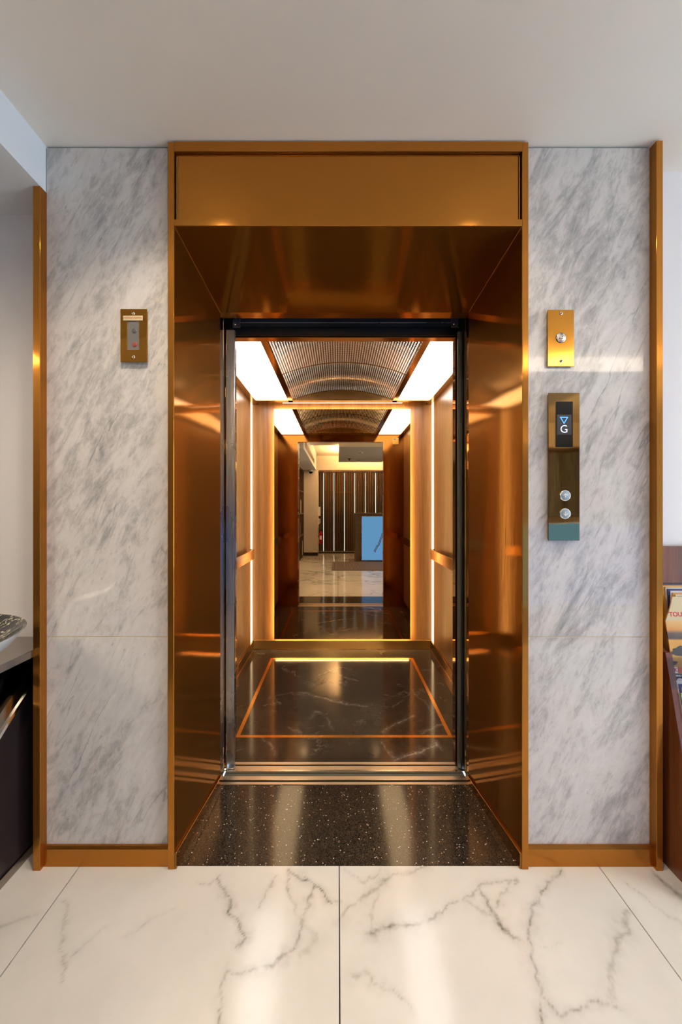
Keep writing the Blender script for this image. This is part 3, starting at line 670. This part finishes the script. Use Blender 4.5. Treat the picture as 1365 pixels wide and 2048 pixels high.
# call panel
cp = empty('call_panel', (0.79, 1.30, 1.135), 'tall bronze lift call panel with blue floor display and two round arrow buttons', 'call panel')
box('plate', (0.734, 0.843, 1.288, 1.291, 1.135, 1.649), 'bronze_call_plate', cp, 0.0008)
box('back_box', (0.738, 0.839, 1.291, 1.30, 1.139, 1.645), 'gap_dark', cp)
sc = box('display', (0.7585, 0.8185, 1.2868, 1.288, 1.460, 1.619), 'screen_black', cp)
box('display_frame', (0.7575, 0.8195, 1.2874, 1.288, 1.459, 1.620), 'brass_bright', cp)
box('lcd', (0.7625, 0.8135, 1.2862, 1.2868, 1.503, 1.573), 'lcd_back', sc)
text('floor_letter', 'G', 0.787, 1.2860, 1.5215, 0.038, 'lcd_white', sc, bold=-0.0006)
dots = []
tri = [(-.0125, .0), (.0125, .0), (0, -.021)]
V, F = [], []
for (a, b), nn in (((tri[0], tri[1]), 8), ((tri[1], tri[2]), 7), ((tri[2], tri[0]), 7)):
    for i in range(nn):
        f = i / nn; x = 0.787 + a[0] + (b[0] - a[0]) * f; z = 1.5635 + a[1] + (b[1] - a[1]) * f
        v, q = boxvf(x - .0012, x + .0012, 1.2855, 1.2862, z - .0012, z + .0012); k = len(V); V += v; F += [tuple(i2 + k for i2 in g) for g in q]
mesh('down_arrow_dots', V, F, 'lcd_blue', sc)
for zc_, up in ((1.2915, 1), (1.2285, -1)):
    bt = lathe('button', [(.0150, 0), (.0150, .003), (.0135, .0042), (0, .0042)], (0.791, 1.288, zc_), '-y', 'button_blue', cp, 36)
    lathe('button_ring', [(.0185, 0), (.0185, .0028), (.0168, .0034), (.0152, .0028), (.0152, 0)], (0.791, 1.288, zc_), '-y', 'chrome', bt, 36)
    u = up; y0, y1 = 1.2833, 1.2838
    arrow = [(-.0014, -.007 * u), (.0014, -.007 * u), (.0014, .0035 * u), (.0058, -.0008 * u), (.0076, .0010 * u), (0, .0085 * u), (-.0076, .0010 * u), (-.0058, -.0008 * u), (-.0014, .0035 * u)]
    prism('button_arrow', [(0.791 + a, zc_ + b) for a, b in arrow], 1, y0, y1, 'button_arrow', bt)
# fireman's switch
fs = empty('fireman_switch_plate', (-0.711, 1.30, 1.755), 'small bronze wall plate with a narrow window and red lettered label on the left marble', 'switch plate')
fx0, fx1, fz0, fz1, wx0, wx1, wz0, wz1 = -0.757, -0.665, 1.757, 1.941, -0.733, -0.692, 1.798, 1.899
ring = [(fx0, wx0, fz0, fz1), (wx1, fx1, fz0, fz1), (wx0, wx1, fz0, wz0), (wx0, wx1, wz1, fz1)]
boxes('plate', [(a, b, 1.288, 1.292, c, d) for a, b, c, d in ring], 'bronze_plate', fs)
box('back_box', (fx0 + .004, fx1 - .003, 1.292, 1.30, fz0 + .003, fz1 - .003), 'gap_dark', fs)
gw = box('window', (wx0, wx1, 1.2895, 1.2915, wz0, wz1), 'grey_window', fs)
lathe('switch_knob', [(.009, 0), (.008, .0008), (0, .001)], (-0.709, 1.2894, 1.866), '-y', 'grey_knob', gw, 20)
lathe('switch_knob', [(.0095, 0), (.0085, .0008), (0, .001)], (-0.708, 1.2894, 1.818), '-y', 'red_knob', gw, 20)
box('window_bezel', (wx0 - .001, wx0 + .0008, 1.2872, 1.29, wz0, wz1), 'brass_bright', fs)
screw(-0.712, 1.288, 1.925, fs); screw(-0.711, 1.288, 1.774, fs)
lb = box('label_plate', (-0.747, -0.679, 1.2858, 1.288, 1.900, 1.917), 'label_cream', fs, 0.0008)
text('label_text', "FIREMAN'S SWITCH", -0.713, 1.2856, 1.9085, 0.0072, 'label_red', lb)

# ================================================================== CONSOLE AND BOWL (left)
ct = empty('console_table', (-1.35, 0.55, 0), 'dark console with a steel top and curved steel band beside the left bronze trim', 'console')
TZ = 0.764
box('top', (-1.75, -1.04, -0.35, 1.392, 0.738, TZ), 'steel_console', ct, 0.0015)
box('body', (-1.75, -1.19, -0.30, 1.385, 0.0, 0.70), 'black_gloss', ct)
Yc, Zc, Rr = 1.83, -0.18, 1.0
def arcpts(r, n=28, ylim=1.372):
    a0 = math.asin(-Zc / r); a1 = math.acos((Yc - ylim) / r)
    return [(Yc - r * math.cos(a0 + (a1 - a0) * i / n), Zc + r * math.sin(a0 + (a1 - a0) * i / n)) for i in range(n + 1)]
ip = arcpts(0.955)
prism('curved_panel', ip + [(1.372, 0.03), (ip[0][0], 0.03)], 0, -1.19, -1.112, 'console_panel', ct)
def band(name, r0, r1, x0, x1, mat, yl=1.372):
    a, b = arcpts(r0, 28, yl), arcpts(r1, 28, yl); n = len(a); V, F = [], []
    for p, q in zip(a, b): V += [(x0, *p), (x1, *p), (x1, *q), (x0, *q)]
    for i in range(n - 1):
        for k in range(4): F.append((4 * i + k, 4 * i + (k + 1) % 4, 4 * i + 4 + (k + 1) % 4, 4 * i + 4 + k))
    F += [(0, 1, 2, 3), (4 * n - 4, 4 * n - 1, 4 * n - 2, 4 * n - 3)]
    o = mesh(name, V, F, mat, ct); bm = bmesh.new(); bm.from_mesh(o.data); bmesh.ops.recalc_face_normals(bm, faces=bm.faces[:]); bm.to_mesh(o.data); bm.free()
band('steel_band', 0.955, 1.0, -1.19, -1.085, 'steel_console'); band('band_lip', 0.945, 0.956, -1.112, -1.080, 'chrome')
band('inner_band', 1.05, 1.075, -1.19, -1.14, 'steel_console', 1.22)
box('plinth', (-1.75, -1.104, 0.86, 1.385, 0.0, 0.03), 'steel_console', ct)
box('end_panel', (-1.75, -1.10, 1.372, 1.392, 0.0, 0.738), 'steel_console', ct)

t = NT('bowl_black'); p = t.pos()
w = t.noise(p, 14, 4, 0.6); pw = t.n('MixRGB'); pw.blend_type = 'ADD'; t.set(pw, 0, 0.05); t.set(pw, 1, p); t.set(pw, 2, w.outputs['Color'])
v = t.noise(t.mapv(pw, rot=(0, 0, 0.5), scale=(1, 2.2, 1)), 17, 4, 0.6); d = t.math('ABSOLUTE', t.math('SUBTRACT', v, 0.5))
ln = t.math('MULTIPLY', t.ramp(d, [(0.0, 1.0), (0.022, 0.0)]), t.ramp(t.noise(p, 12, 2), [(0.40, 0.0), (0.48, 1.0)]))
t.pbr(color=t.mix(ln, (0.006, 0.004, 0.004), (0.62, 0.60, 0.42)), rough=0.08)
flat('bowl_white', (0.62, 0.68, 0.72), 0.2)
bo = empty('decorative_bowl', (-1.205, 0.977, TZ), 'wide black bowl with scratched pale pattern and white underside on the console', 'bowl')
lathe('inside', [(0, .012), (.10, .018), (.18, .045), (.25, .085), (.285, .118), (.290, .1215), (.294, .1215)], (-1.205, .977, TZ), 'z', 'bowl_black', bo, 64, True, False)
lathe('outside', [(.07, 0), (.10, .004), (.19, .034), (.26, .078), (.294, .1215)], (-1.205, .977, TZ), 'z', 'bowl_white', bo, 64, True, False)

# ================================================================== BROCHURE STAND (right)
bs = empty('brochure_stand', (1.45, 1.28, 0), 'reddish wood brochure stand with sloping pockets against the right wall', 'stand')
BX0, BX1 = 1.147, 1.85
side = [(1.392, 0), (1.158, 0), (1.306, 0.742), (1.392, 0.80)]
def sy(z): return 1.158 + (1.306 - 1.158) * z / 0.742
for x in (BX0, BX1 - .018):
    prism('side_panel', side, 0, x, x + .018, 'stand_wood', bs, 0.001)
    # sloping face edge
box('back_panel', (BX0 - .01, BX1, 1.376, 1.394, 0.0, 1.106), 'stand_wood', bs, 0.001)
def slab(name, z0, z1, off, th_, mat, parent, x0, x1):
    """board lying parallel to the sloping front, off behind the front plane"""
    return prism(name, [(sy(z0) + off, z0), (sy(z1) + off, z1), (sy(z1) + off + th_, z1), (sy(z0) + off + th_, z0)], 0, x0, x1, mat, parent)
slab('front_stile', 0.0, 0.742, -0.012, 0.013, 'stand_wood', bs, BX0, BX0 + .022)
slab('front_stile', 0.0, 0.742, -0.012, 0.013, 'stand_wood', bs, BX1 - .022, BX1)
for z, e in ((0.06, -.019), (0.30, -.019), (0.55, -.006)): prism('pocket_floor', [(sy(z) + e, z), (1.376, z), (1.376, z + .012), (sy(z + .012) + e, z + .012)], 0, BX0 + .018, BX1 - .018, 'stand_wood', bs)
for z in (0.14, 0.38, 0.63): slab('pocket_front', z, z + .10, -.0225, .003, 'clear_plastic', bs, BX0 - .004, BX1)['label'] = 'clear plastic pocket front'

COV = [(0.62, 0.30, 0.05), (0.70, 0.66, 0.60), (0.02, 0.03, 0.16), (0.55, 0.52, 0.44), (0.03, 0.10, 0.05), (0.72, 0.36, 0.04), (0.60, 0.58, 0.62), (0.03, 0.03, 0.10)]
for i, c in enumerate(COV): flat('cover_%d' % i, c, 0.35)
t = NT('cover_sunset'); z = t.n('SeparateXYZ', {0: t.pos()}).outputs[2]
f = t.n('MapRange', {0: z, 1: 0.646, 2: 0.946}); nz = t.noise(t.pos(), 26, 4)
col = t.ramp(f, [(0.0, (0.30, 0.13, 0.03)), (0.30, (0.62, 0.32, 0.06)), (0.45, (0.72, 0.34, 0.05)), (0.47, (0.05, 0.03, 0.04)), (0.53, (0.10, 0.06, 0.06)), (0.57, (0.66, 0.27, 0.05)), (0.72, (0.80, 0.55, 0.22)), (0.83, (0.84, 0.62, 0.30)), (1.0, (0.80, 0.58, 0.22))])
t.pbr(color=t.mix(t.math('MULTIPLY', nz, 0.15), col, (0.9, 0.7, 0.3)), rough=0.3)
t = NT('cover_green'); nz = t.noise(t.pos(), 30, 4)
t.pbr(color=t.ramp(nz, [(0.35, (0.06, 0.16, 0.02)), (0.5, (0.22, 0.42, 0.05)), (0.65, (0.50, 0.58, 0.40))]), rough=0.3)
flat('print_red', (0.62, 0.02, 0.03), 0.4); flat('print_pink', (0.85, 0.12, 0.10), 0.4); flat('print_white', (0.85, 0.85, 0.85), 0.4); flat('print_black', (0.008, 0.008, 0.01), 0.4); flat('print_blue', (0.05, 0.22, 0.55), 0.4); flat('print_dark', (0.05, 0.035, 0.03), 0.5)

def brochure(x0, zb, h, w, lean, off, th_, mat, label, skew=0.0):
    """booklet standing in a pocket: bottom at zb, parallel to the slope, leaning sideways by skew"""
    yb = sy(zb) + off; yt = sy(zb + h) + off + lean
    V = []
    for (z, y, sx) in ((zb, yb, 0.0), (zb + h, yt, skew)):
        V += [(x0 + sx, y, z), (x0 + w + sx, y, z), (x0 + w + sx, y + th_, z), (x0 + sx, y + th_, z)]
    return tag(mesh('brochure', V, BF, mat), label, 'brochure', 'brochures in the wooden stand')
words = ['dark blue', 'orange', 'cream', 'navy', 'pale grey', 'mustard', 'white and blue', 'green']
mats = ['cover_7', 'cover_5', 'cover_3', 'cover_2', 'cover_6', 'cover_0', 'cover_1', 'cover_4']
for i in range(8):
    zt = .968 - .006 * i; off = .072 - .0085 * i; h = zt - .564; yt = 1.371 - .0035 * i
    brochure(1.176 + .0062 * i, .564, h, .15, yt - sy(zt) - off, off, .003, mats[i],
             '%s tour booklet in the top pocket, %s' % (words[i], 'rearmost of the row' if i == 0 else 'number %d from the back' % (i + 1)), .020)
cy_ = lambda z: sy(z) - .006 - .004 * (z - .566) / .362
cpoly = [(1.168, .566), (1.328, .566), (1.338, .928), (1.206, .928), (1.192, .890), (1.168, .846)]
V = [(x, cy_(z), z) for x, z in cpoly] + [(x, cy_(z) + .004, z) for x, z in cpoly]
fb = tag(mesh('brochure', V, [(0, 1, 2, 3, 4, 5), (11, 10, 9, 8, 7, 6)] + [(i, i + 6, (i + 1) % 6 + 6, (i + 1) % 6) for i in range(6)], 'cover_sunset'),
         'orange sunset brochure with a dark boat silhouette at the front of the top pocket', 'brochure', 'brochures in the wooden stand')
SHX, SHZ = -0.0355, 0.026
Mf = lambda x, z, o=0.0006: Matrix.Translation((x + SHX, sy(z + SHZ) - .006 - .004 * (z + SHZ - .566) / .362 - o, z + SHZ)) @ Matrix.Rotation(PI / 2 - math.atan(.148 / .742) * 1.0, 4, 'X')
text('title_text', 'TOUR', 0, 0, 0, .022, 'print_red', fb, Mf(1.2195, .842), 'LEFT', .0002, .0006)
def onface(name, poly, mat, parent, o=0.0008):
    poly = [(x + SHX, z + SHZ) for x, z in poly]
    f3 = lambda z, oo: sy(z) - .006 - .004 * (z - .566) / .362 - oo
    V = [(x, f3(z, o), z) for x, z in poly] + [(x, f3(z, 0.0002), z) for x, z in poly]; n = len(poly)
    F = [tuple(range(n)), tuple(range(2 * n - 1, n - 1, -1))] + [(i, i + n, (i + 1) % n + n, (i + 1) % n) for i in range(n)]
    return mesh(name, V, F, mat, parent)
onface('title_band', [(1.2415, .902), (1.3635, .902), (1.3635, .822), (1.2045, .822), (1.2275, .864)], 'label_cream', fb, .0004)
onface('boat_silhouette', [(1.2035, .716), (1.212, .72), (1.214, .728), (1.225, .73), (1.24, .738), (1.27, .736), (1.27, .706), (1.24, .704), (1.22, .706), (1.212, .710), (1.2035, .708)], 'print_dark', fb)
onface('reed_silhouette', [(1.2035, .688), (1.224, .686), (1.216, .676), (1.2035, .674)], 'print_dark', fb)
onface('logo_square', [(1.2055, .668), (1.2185, .668), (1.2185, .649), (1.2055, .649)], 'print_white', fb)
text('logo_letter', 'K', 0, 0, 0, .018, 'print_red', fb, Mf(1.212, .659, .0012), 'CENTER', .0002, .0004)
text('name_text', 'Kim T', 0, 0, 0, .021, 'print_pink', fb, Mf(1.2205, .658, .0012), 'LEFT', .0002, .0008)
onface('black_band', [(1.2035, .646), (1.3635, .646), (1.3635, .616), (1.2035, .616)], 'print_black', fb)
text('band_text', 'NING CHEF & R', 0, 0, 0, .008, 'print_white', fb, Mf(1.2055, .6405, .0012), 'LEFT', .0002, .0002)
st = []
for i in range(24):
    a = 2 * PI * i / 24; r = .0062 if i % 2 else .0095; st.append((1.2205 + 1.25 * r * math.cos(a), .6265 + .75 * r * math.sin(a)))
sb = onface('starburst', st, 'print_white', fb, .0011)
text('starburst_text', 'FREE', 0, 0, 0, .006, 'print_red', sb, Mf(1.2205, .6265, .0014), 'CENTER', .0002)
words2 = ['white striped', 'blue and white', 'pale']
for i in range(3):
    brochure(1.170 + .006 * i, .314, .338 - .010 * i, .15, 0, -.0106 - .0022 * i, .002, ['cover_1', 'cover_2', 'cover_6'][i], '%s leaflet standing behind the green brochure in the lower pocket' % words2[i], -.002)
gb = brochure(1.172, .316, .300, .16, 0, -.0180, .0025, 'cover_green', 'green landscape brochure at the front of the lower pocket')
def onface2(name, poly, mat, parent):
    V = [(x, sy(z) - .0187, z) for x, z in poly] + [(x, sy(z) - .0181, z) for x, z in poly]; n = len(poly)
    return mesh(name, V, [tuple(range(n)), tuple(range(2 * n - 1, n - 1, -1))] + [(i, i + n, (i + 1) % n + n, (i + 1) % n) for i in range(n)], mat, parent)
onface2('blue_band', [(1.1725, .605), (1.327, .605), (1.327, .575), (1.1725, .575)], 'print_blue', gb)
onface2('blue_band', [(1.1725, .485), (1.327, .485), (1.327, .455), (1.1725, .455)], 'print_blue', gb)

# ================================================================== LOBBY BEHIND THE CAMERA (seen in the mirror)
# slatted screen
p0 = None; PW = 0.284; ordn = ['first', 'second', 'third', 'fourth', 'fifth', 'sixth', 'seventh', 'eighth', 'ninth', 'tenth', 'eleventh', 'twelfth', 'thirteenth', 'fourteenth', 'fifteenth', 'sixteenth', 'seventeenth', 'eighteenth']
SX = -0.665
for i in range(18):
    xa = SX + i * PW; xb = xa + PW - 0.011; x0c = max(xa, -0.512)
    if xb > 4.58: break
    root = empty('slat_panel', ((x0c + xb) / 2, -3.565, 0.06), 'dark wood slatted screen panel, %s from the beige pier' % ordn[i], 'screen panel', 'slatted screen panels')
    box('backboard', (x0c, xb, -3.60, -3.59, 0.06, 2.225), 'slat_back', root)
    for k in range(5):
        c = xa + 0.037 + k * 0.0497
        if c - .013 < x0c: continue
        if p0 is None:
            p0 = box('slat', (c - .0125, c + .0125, -3.59, -3.562, 0.06, 2.222), 'slat_wood', root)
        else:
            o = bpy.data.objects.new('slat', p0.data); link(o, root, (c, -3.576, (0.06 + 2.222) / 2))
tag(box('screen_rail', (-0.515, 4.58, -3.60, -3.54, 2.2255, 2.262), 'slat_wood', None, 0.001), 'dark wood top rail above the slatted screen', 'rail')
tag(box('screen_rail', (-0.515, 4.58, -3.60, -3.565, 0.0505, 0.0595), 'aluminium', None, 0.001), 'pale metal foot rail under the slatted screen', 'rail')
tag(box('reflection_line', (-0.10, 0.37, -3.5615, -3.555, 1.652, 1.660), 'brass_inlay', None, 0.001), 'faint reflection made as a thin brass bar across the dark slats', 'bar')  # solid strip standing in for a faint reflection on the slats

# reception desk
rd = empty('reception_desk', (1.9, -2.35, 0), 'dark wood reception desk with a glowing blue front panel', 'desk')
DY = -2.0
box('body', (0.41, 3.9, -2.65, DY, 0.0, 1.09), 'desk_wood', rd, 0.002)
box('counter_top', (0.385, 3.93, -2.68, DY + .02, 1.09, 1.118), 'desk_wood', rd, 0.002)
lp = box('light_panel', (0.553, 3.75, DY, DY + .012, 0.045, 1.043), 'blue_glow', rd); lp['label'] = 'glowing blue panel'
boxes('panel_edging', [(0.545, 0.553, DY, DY + .014, 0.037, 1.051), (3.75, 3.758, DY, DY + .014, 0.037, 1.051), (0.553, 3.75, DY, DY + .014, 1.043, 1.051), (0.553, 3.75, DY, DY + .014, 0.037, 0.045)], 'aluminium', lp)
pts = [(.838, .235), (.842, .285), (.872, .315), (.885, .365), (.925, .395), (.938, .445), (.962, .475), (.968, .54), (1.0, .585), (1.01, .65), (1.06, .68)]
for dx_ in (0, .024):
    tube('emblem_rope', [(x + dx_, DY + .014, z - dx_ * .5) for x, z in pts], .0075, 'emblem_dark', rd)
em = lathe('emblem_disc', [(.28, 0), (.28, .004), (0, .004)], (1.42, DY + .012, .72), '+y', 'emblem_red', rd, 48)
boxes('emblem_lines', [(1.18, 1.66, DY + .016, DY + .018, z, z + .014) for z in (.60, .66, .72, .86)] + [(x, x + .014, DY + .016, DY + .018, .72, .97) for x in (1.34, 1.40, 1.46)], 'print_white', em)

# ribbed mats
def mat_ribbed(x0, x1, y0, y1, label):
    m = empty('floor_mat', ((x0 + x1) / 2, (y0 + y1) / 2, 0), label, 'mat')
    box('backing', (x0, x1, y0, y1, 0.0005, 0.006), 'mat_dark', m)
    n = int((x1 - x0) / .026); rb = boxes('ribs', [(x0 + .004 + i * .026, x0 + .020 + i * .026, y0 + .01, y1 - .01, .006, .011) for i in range(n)], 'mat_brown', m); rb['kind'] = 'stuff'
flat('mat_dark', (0.05, 0.035, 0.025), 0.8); flat('mat_brown', (0.30, 0.22, 0.17), 0.7)
mat_ribbed(-0.12, 2.4, -1.99, -0.84, 'large ribbed grey brown mat lying in front of the reception desk')
mat_ribbed(0.26, 0.40, -2.5, -2.0, 'small ribbed mat end beside the left side of the reception desk')

# shelves on the left, behind the camera
bk = empty('wall_shelf', (-1.05, -2.4, 0), 'dark open wall shelving beside the beige pier', 'shelf')
box('back_panel', (-1.25, -1.23, -3.095, -1.4, 0.0, 2.21), 'desk_wood', bk)
for y in (-3.09, -2.66, -2.23, -1.80, -1.42): box('upright', (-1.23, -0.88, y, y + .022, 0.0, 2.21), 'slat_wood', bk)
for z in (0.03, 0.566, 1.10, 1.648, 2.185): box('shelf_board', (-1.23, -0.885, -3.07, -1.42, z - .012, z + .012), 'slat_wood', bk)
for i, (y, z, h, w, c) in enumerate(((-2.60, 1.112, .30, .05, 'white'), (-2.54, 1.112, .33, .045, 'cream'), (-3.0, .042, .36, .06, 'white'), (-2.93, .042, .34, .05, 'cream'), (-2.45, .578, .28, .05, 'white'))):
    f = empty('file_folder', (-1.02, y, z), '%s upright file folder on the dark shelving, %s' % (c, ['middle shelf, nearest the pier', 'middle shelf, farther from the pier', 'lowest shelf, nearest the pier', 'lowest shelf, farther from the pier', 'second shelf from the floor'][i]), 'folder', 'files on the dark shelving')
    box('cover', (-1.18, -0.90, y, y + w, z, z + h), 'paper_white' if c == 'white' else 'label_cream', f, .002)
    box('spine_label', (-0.90, -0.899, y + .01, y + w - .01, z + .08, z + .2), 'print_white', f)

# things on and beside the pier
dc = empty('dome_camera', (-0.69, -2.98, 2.10), 'small black dome security camera under the ceiling beam by the pier', 'camera')
lathe('base', [(.065, 0), (.065, .035), (.055, .045)], (-0.69, -3.0, 2.214), '-z', 'white_plastic', dc, 28)
lathe('dome', [(.052, .042), (.050, .065), (.036, .088), (.016, .098), (0, .1)], (-0.69, -3.0, 2.214), '-z', 'black_plastic', dc, 28)
cb = empty('control_box', (-0.49, -3.38, 1.05), 'pale wall box on the pier side above the fire extinguisher', 'box')
box('case', (-0.5195, -0.462, -3.45, -3.28, 1.03, 1.27), 'white_plastic', cb, .004); box('front_panel', (-0.462, -0.458, -3.42, -3.31, 1.06, 1.24), 'label_cream', cb, .001)
ph = empty('wall_phone', (-0.5, -3.38, .82), 'small white intercom handset on the pier side below the pale box', 'intercom')
box('cradle', (-0.5195, -0.495, -3.42, -3.34, .80, .96), 'white_plastic', ph, .006); tube('handset', [(-0.485, -3.38, .955), (-0.475, -3.38, .93), (-0.475, -3.38, .85), (-0.487, -3.38, .82)], .012, 'white_plastic', ph)
fe = empty('fire_extinguisher', (-0.45, -3.36, .2), 'red fire extinguisher hanging at the corner of the pier', 'extinguisher')
lathe('cylinder', [(0, 0), (.045, .0), (.052, .012), (.052, .26), (.040, .30), (.018, .325), (.018, .345), (0, .345)], (-0.452, -3.36, .28), 'z', 'extinguisher_red', fe, 28)
lathe('valve', [(.02, .345), (.02, .37), (.012, .385), (0, .385)], (-0.452, -3.36, .28), 'z', 'black_plastic', fe, 16)
tube('hose', [(-0.44, -3.35, .66), (-0.40, -3.34, .65), (-0.388, -3.34, .55), (-0.392, -3.34, .40)], .009, 'black_plastic', fe)
box('label_panel', (-0.48, -0.425, -3.3095, -3.307, .40, .50), 'paper_white', fe)
box('wall_bracket', (-0.5195, -0.49, -3.38, -3.34, .45, .60), 'black_plastic', fe)
pn = tag(box('notice_board', (-0.5195, -0.505, -3.30, -3.16, .52, .72), 'label_cream', None, .002), 'cream notice board on the pier beside the fire extinguisher', 'sign')

# air vent on the beam side
av = empty('air_vent', (-0.55, -0.95, 2.28), 'long louvred air vent in the side of the ceiling beam', 'vent')
box('vent_frame', (-0.5595, -0.552, -2.25, 0.2, 2.275, 2.39), 'cream_paint', av)
for k in range(5): box('louvre', (-0.5525, -0.546, -2.21, 0.16, 2.287 + k * .020, 2.300 + k * .020), 'vent_brown', av)
# fittings under the dropped panel
spk = empty('sprinkler', (0.28, -2.2, 2.36), 'small sprinkler head under the dropped ceiling panel', 'sprinkler')
lathe('rose', [(.045, 0), (.043, .008), (.015, .012)], (0.27, -2.22, 2.40), '-z', 'base_dark', spk, 20); lathe('head', [(.012, .012), (.012, .05), (.022, .052), (.022, .056), (0, .056)], (0.27, -2.22, 2.40), '-z', 'chrome', spk, 16)
for (x, y, w) in ((0.47, -1.25, 'nearer the lift'), (0.52, -2.55, 'nearer the slatted screen')):
    dt = empty('ceiling_sensor', (x, y, 2.38), 'round dark ceiling fitting under the dropped panel, the one %s' % w, 'sensor', 'fittings under the dropped panel')
    lathe('ring', [(.06, 0), (.058, .008), (.045, .010)], (x, y, 2.40), '-z', 'chrome', dt, 24); lathe('lens', [(.045, .004), (.03, .012), (0, .014)], (x, y, 2.40), '-z', 'base_dark', dt, 24)
# added, unseen glowing fill panels at the two ends of the lobby
for (x0, x1, y0, y1, z, w) in ((3.7, 4.3, -0.5, 0.1, CEIL, 'near the glazed entrance'), (-2.5, -1.95, 0.12, 0.43, 2.214, 'above the far end of the console')):
    cl = empty('fill_panel', ((x0 + x1) / 2, (y0 + y1) / 2, z - .01), 'added glowing fill panel %s' % w, 'light')
    boxes('frame', [(x0 - .02, x1 + .02, y0 - .02, y0, z - .008, z), (x0 - .02, x1 + .02, y1, y1 + .02, z - .008, z), (x0 - .02, x0, y0, y1, z - .008, z), (x1, x1 + .02, y0, y1, z - .008, z)], 'white_plastic', cl)
    box('fill_surface', (x0, x1, y0, y1, z - .005, z - .001), 'fill_panel_glow', cl)
# downlights in the low ceiling just in front of the lift
for (x, w) in ((-0.52, 'left'), (0.59, 'right')):
    y, z = 0.845, CEIL
    dl = empty('downlight', (x, y, z - .02), 'small round ceiling downlight in front of the lift, the %s one of the pair' % w, 'downlight', 'lobby ceiling downlights')
    lathe('trim_ring', [(.042, 0), (.042, .004), (.032, .006), (.032, .001)], (x, y, z), '-z', 'white_plastic', dl, 28)
    lathe('lens', [(.032, .0015), (0, .0016)], (x, y, z), '-z', 'downlight_glow', dl, 28)
    d = bpy.data.lights.new('lamp', 'SPOT'); d.energy = 20 if x < 0 else 9; d.color = (1.0, 0.83, 0.62); d.spot_size = math.radians(120); d.spot_blend = 1.0; d.shadow_soft_size = .05
    lo = bpy.data.objects.new('lamp', d); link(lo, dl, (x, y, z - .012))
